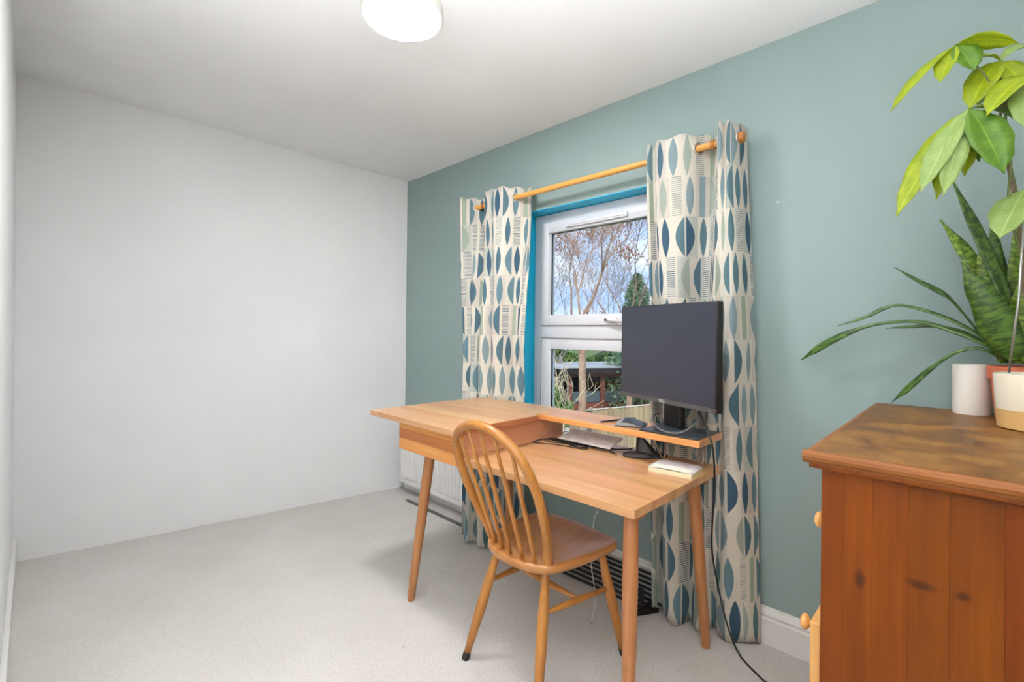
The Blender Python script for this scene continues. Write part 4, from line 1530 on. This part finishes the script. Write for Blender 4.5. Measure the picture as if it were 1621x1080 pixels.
def leafquads(bm, pts, size, rng):
    for p in pts:
        a = Vector((rng.gauss(0, 1), rng.gauss(0, 1), rng.gauss(0, 1))).normalized()
        c = a.cross(Vector((rng.gauss(0, 1), rng.gauss(0, 1), rng.gauss(0, 1)))).normalized()
        s = size * rng.uniform(0.6, 1.3)
        v = [bm.verts.new(p + a * s), bm.verts.new(p + c * s * .5), bm.verts.new(p - a * s), bm.verts.new(p - c * s * .5)]
        bm.faces.new(v)


def branch(bm, p, d, L, r, depth, rng, tips, maxd, spread=0.55, upb=0.12):
    n = 3
    r = max(r, 0.0075)
    pts, rads = [p], [r]
    q = p.copy()
    dd = d.copy()
    for i in range(n):
        dd = (dd + Vector((rng.gauss(0, .16), rng.gauss(0, .16), rng.gauss(0, .12) + upb * .5))).normalized()
        q = q + dd * (L / n)
        pts.append(q.copy())
        rads.append(max(0.006, r * (1 - 0.38 * (i + 1) / n)))
    tube(bm, pts, rads, seg=6 if depth < 2 else (4 if depth < 4 else 3), cap=False)
    if depth >= 3:
        tips.append(q.copy())
    if depth == maxd:
        return
    for k in range(rng.choice((2, 3, 3)) if depth else 4):
        a = rng.uniform(0, 2 * math.pi)
        side = Vector((math.cos(a), math.sin(a), rng.uniform(-.2, .5)))
        nd = (dd + side * rng.uniform(spread * .6, spread * 1.5)).normalized()
        st = pts[rng.choice((2, 3, 3))]
        branch(bm, st, nd, L * rng.uniform(.62, .82), rads[-1] * rng.uniform(.5, .72), depth + 1, rng, tips, maxd, spread, upb)


def tree(px, dist, hgt, r, label, mat, seed, maxd=5, trunk_frac=.38, leaves=0, lsize=.05, spread=.55, lean=(0, 0), group='trees in the garden'):
    rng = random.Random(seed)
    base = PD(px, 525, dist)
    base.z = GZ
    root = thing('bare_tree', base, label, 'tree', group)
    bm = BM()
    tt = hgt * trunk_frac
    topp = base + Vector((lean[0], lean[1], tt))
    tube(bm, [base - Vector((0, 0, .1)), base.lerp(topp, .5) + Vector((.05, 0, 0)), topp], [r * 1.25, r, r * .85], seg=10, cap=False)
    obj('trunk', bm, mat, root, smooth=True)
    bm = BM()
    tips = []
    for k in range(5):
        a = 2 * math.pi * k / 5 + rng.uniform(-.5, .5)
        branch(bm, topp - Vector((0, 0, tt * .12 * k * .6)), Vector((math.cos(a) * .7, math.sin(a) * .7, 1.0)).normalized(), hgt * .22, r * .40, 1, rng, tips, maxd, spread)
    tag(obj('branches', bm, mat, root), kind='stuff')
    if leaves:
        bm = BM()
        pts = []
        cl = rng.sample(tips, min(len(tips), leaves // 40))
        for c in cl:
            for _ in range(40):
                pts.append(c + Vector((rng.gauss(0, .20), rng.gauss(0, .20), rng.gauss(-.05, .17))))
        leafquads(bm, pts, lsize, rng)
        tag(obj('dead_leaves', bm, M['brown_leaf'], root), kind='stuff')
    return root


tree(921, 13.0, 9.6, .105, 'large bare tree with forked trunk and clumps of brown leaves seen through window', M['bark'], 4, 7, .46, 2600, .052)
tree(996, 17.0, 10.5, .10, 'bare tree hung with russet dead leaves in front of the conifer', M['bark'], 11, 7, .40, 3400, .055)
tree(888, 22.0, 9.5, .10, 'thin grey bare tree at the left edge of the window view', M['bark_grey'], 5, 6, .3)
tree(950, 32.0, 11.0, .12, 'distant bare tree behind the summerhouse', M['far_twig'], 8, 6, .3)
tree(1065, 24.0, 9.5, .10, 'bare tree partly hidden behind the right curtain', M['far_twig'], 21, 6, .3)
tree(886, 11.0, 4.6, .06, 'small pale-barked shrub tree beside the summerhouse', M['birch'], 3, 4, .25, spread=.9)

# conifer
cb = PD(1008, 525, 21.0)
cb.z = GZ
con = thing('conifer', cb, 'tall green conifer beyond the fence seen above the monitor', 'tree')
obj('trunk', tb([cb, cb + Vector((0, 0, 6.3))], [.16, .03], seg=8), M['bark'], con, smooth=True)
bm = BM()
rng = random.Random(2)
pts = []
for i in range(9000):
    z = rng.uniform(0.4, 6.6)
    rr = 2.3 * (1 - z / 6.8) ** 0.75 * (0.7 + 0.3 * math.sin(z * 4.0 + 3 * math.sin(i)))
    a = rng.uniform(0, 2 * math.pi)
    q = rr * rng.uniform(.45, 1.0)
    pts.append(cb + Vector((q * math.cos(a), q * math.sin(a), z - q * .15)))
leafquads(bm, pts, .10, rng)
tag(obj('needles', bm, M['conifer'], con), kind='stuff')


def hedge(px0, px1, dist, h, label, seed, nleaf=7000, depth=1.4, mat='hedge', size=.10):
    rng = random.Random(seed)
    a, c = PD(px0, 525, dist), PD(px1, 525, dist)
    a.z = c.z = GZ
    mid = (a + c) / 2
    root = thing('hedge', mid, label, 'hedge')
    L = (c - a).length
    bm = BM()
    nx, nz = 24, 8
    g = []
    for j in range(nz + 1):
        row = []
        for i in range(nx + 1):
            tt = i / nx
            hh = h * (0.86 + .14 * math.sin(tt * 7 + seed)) * j / nz
            bulge = math.sin(math.pi * j / nz * .9 + .2)
            row.append(bm.verts.new(a.lerp(c, tt) - FW * (depth * .4 * bulge) + Vector((0, 0, hh))))
        g.append(row)
    for j in range(nz):
        for i in range(nx):
            bm.faces.new((g[j][i], g[j][i + 1], g[j + 1][i + 1], g[j + 1][i]))
    back_ = [[bm.verts.new(v.co + FW * depth) for v in (g[0][k], g[nz][k])] for k in range(nx + 1)]
    for i in range(nx):
        bm.faces.new((g[nz][i], g[nz][i + 1], back_[i + 1][1], back_[i][1]))
        bm.faces.new((back_[i][0], back_[i + 1][0], back_[i + 1][1], back_[i][1]))
    obj('hedge_core', bm, plain('hedge_core', (44, 66, 34), 0.95, var=.3, vscale=3), root)
    bm = BM()
    pts = []
    for _ in range(nleaf):
        tt = rng.random()
        j = rng.random()
        bulge = math.sin(math.pi * j * .9 + .2)
        hh = h * (0.86 + .14 * math.sin(tt * 7 + seed)) * j
        pts.append(a.lerp(c, tt) - FW * (depth * .4 * bulge + rng.uniform(-.12, .22)) + Vector((0, 0, hh + rng.uniform(-.05, .15))))
    leafquads(bm, pts, size, rng)
    tag(obj('leaves', bm, M[mat], root), kind='stuff')


hedge(840, 1010, 26.5, 3.5, 'dense green hedge rising behind the summerhouse roof', 1, 9000)
hedge(862, 905, 15.0, 2.2, 'leafy green bush at left of the summerhouse', 5, 3500, .9, size=.08)
hedge(900, 945, 10.8, 0.5, 'low green shrub seen beneath the desk shelf', 9, 1500, .5, size=.05)
hedge(1000, 1100, 30.0, 3.0, 'distant green hedge behind the monitor', 13, 5000)

# summerhouse
S0 = PD(902, 525, 20.0)
S0.z = GZ
su = (RT * .97 + FW * .24).normalized()
sv = Vector((-su.y, su.x, 0))
shd = thing('summerhouse', S0 + su * 2.0, 'open-fronted red-brown timber summerhouse with flat pale roof', 'summerhouse')


def sbox(x0, x1, y0, y1, z0, z1):
    b = bx(x0, x1, y0, y1, z0, z1)
    mm_ = Matrix((su, sv, UP)).transposed().to_4x4()
    mm_.translation = S0
    bmesh.ops.transform(b, matrix=mm_, verts=b.verts)
    return b


zr = 2.42
obj('roof', sbox(-.5, 4.6, -.5, 3.0, zr, zr + .10), M['shed_roof'], shd)
obj('fascia', sbox(-.5, 4.6, -.53, -.5, zr - .18, zr + .06), M['shed_dark'], shd)
obj('lintel', sbox(-.05, 4.3, -.06, .06, zr - .34, zr - .18), M['shed_wood'], shd)
for x in (-.05, 1.45, 2.95, 4.2):
    obj('post', sbox(x, x + .16, -.07, .07, 0, zr - .2), M['shed_wood'], shd)
obj('back_wall', sbox(-.05, 4.3, 2.6, 2.7, 0, zr), M['shed_dark'], shd)
obj('end_wall', sbox(4.25, 4.35, 0, 2.6, 0, zr), M['shed_dark'], shd)
for x in (0.11, 1.61, 3.11):
    obj('glazing', sbox(x, x + 1.3, -.01, .01, .98, 1.45), M['shed_glass'], shd)
obj('front_panel', sbox(-.05, 4.3, -.05, .05, .0, .96), M['shed_wood'], shd)
obj('deck', sbox(-.6, 4.8, -1.6, 0, .0, .28), M['shed_wood'], shd)
tag(obj('garden_rock', lathe([(0, 0), (.7, .05), (.75, .5), (.5, .95), (.2, 1.05), (0, 1.06)], (lambda q: (q.x, q.y, GZ))(PD(893, 525, 14.5)), 9), M['pale_stone'], smooth=False), 'pale stone mound left of the board fence', 'rock')

# board fence
fA, fB = PD(905, 525, 13.8), PD(1075, 525, 15.2)
fA.z = fB.z = GZ
fen = thing('garden_fence', (fA + fB) / 2, 'weathered vertical board fence across the garden', 'fence')
fd = (fB - fA).normalized()
fn = Vector((-fd.y, fd.x, 0))
Lf = (fB - fA).length
i = 0
s = 0.0
rng = random.Random(31)
fm = Matrix((fd, fn, UP)).transposed().to_4x4()
fm.translation = fA
while s < Lf:
    w = 0.115
    b = bx(s, s + w - .012, -.011 - (.008 if i % 2 else 0), .011 - (.008 if i % 2 else 0), .02, 1.62 + rng.uniform(-.01, .01) + .10 * (s / Lf))
    bmesh.ops.transform(b, matrix=fm, verts=b.verts)
    obj('board', b, M['fence'], fen)
    s += w
    i += 1
for s in (0.0, 1.3, 2.6):
    b = bx(s - .05, s + .05, -.09, -.02, 0, 1.72)
    bmesh.ops.transform(b, matrix=fm, verts=b.verts)
    obj('post', b, M['fence'], fen)
b = bx(-.05, Lf, -.035, .03, 1.64, 1.67)
for v in b.verts:
    v.co.z += .10 * max(0, v.co.x) / Lf
bmesh.ops.transform(b, matrix=fm, verts=b.verts)
obj('capping_rail', b, M['pale_stone'], fen)
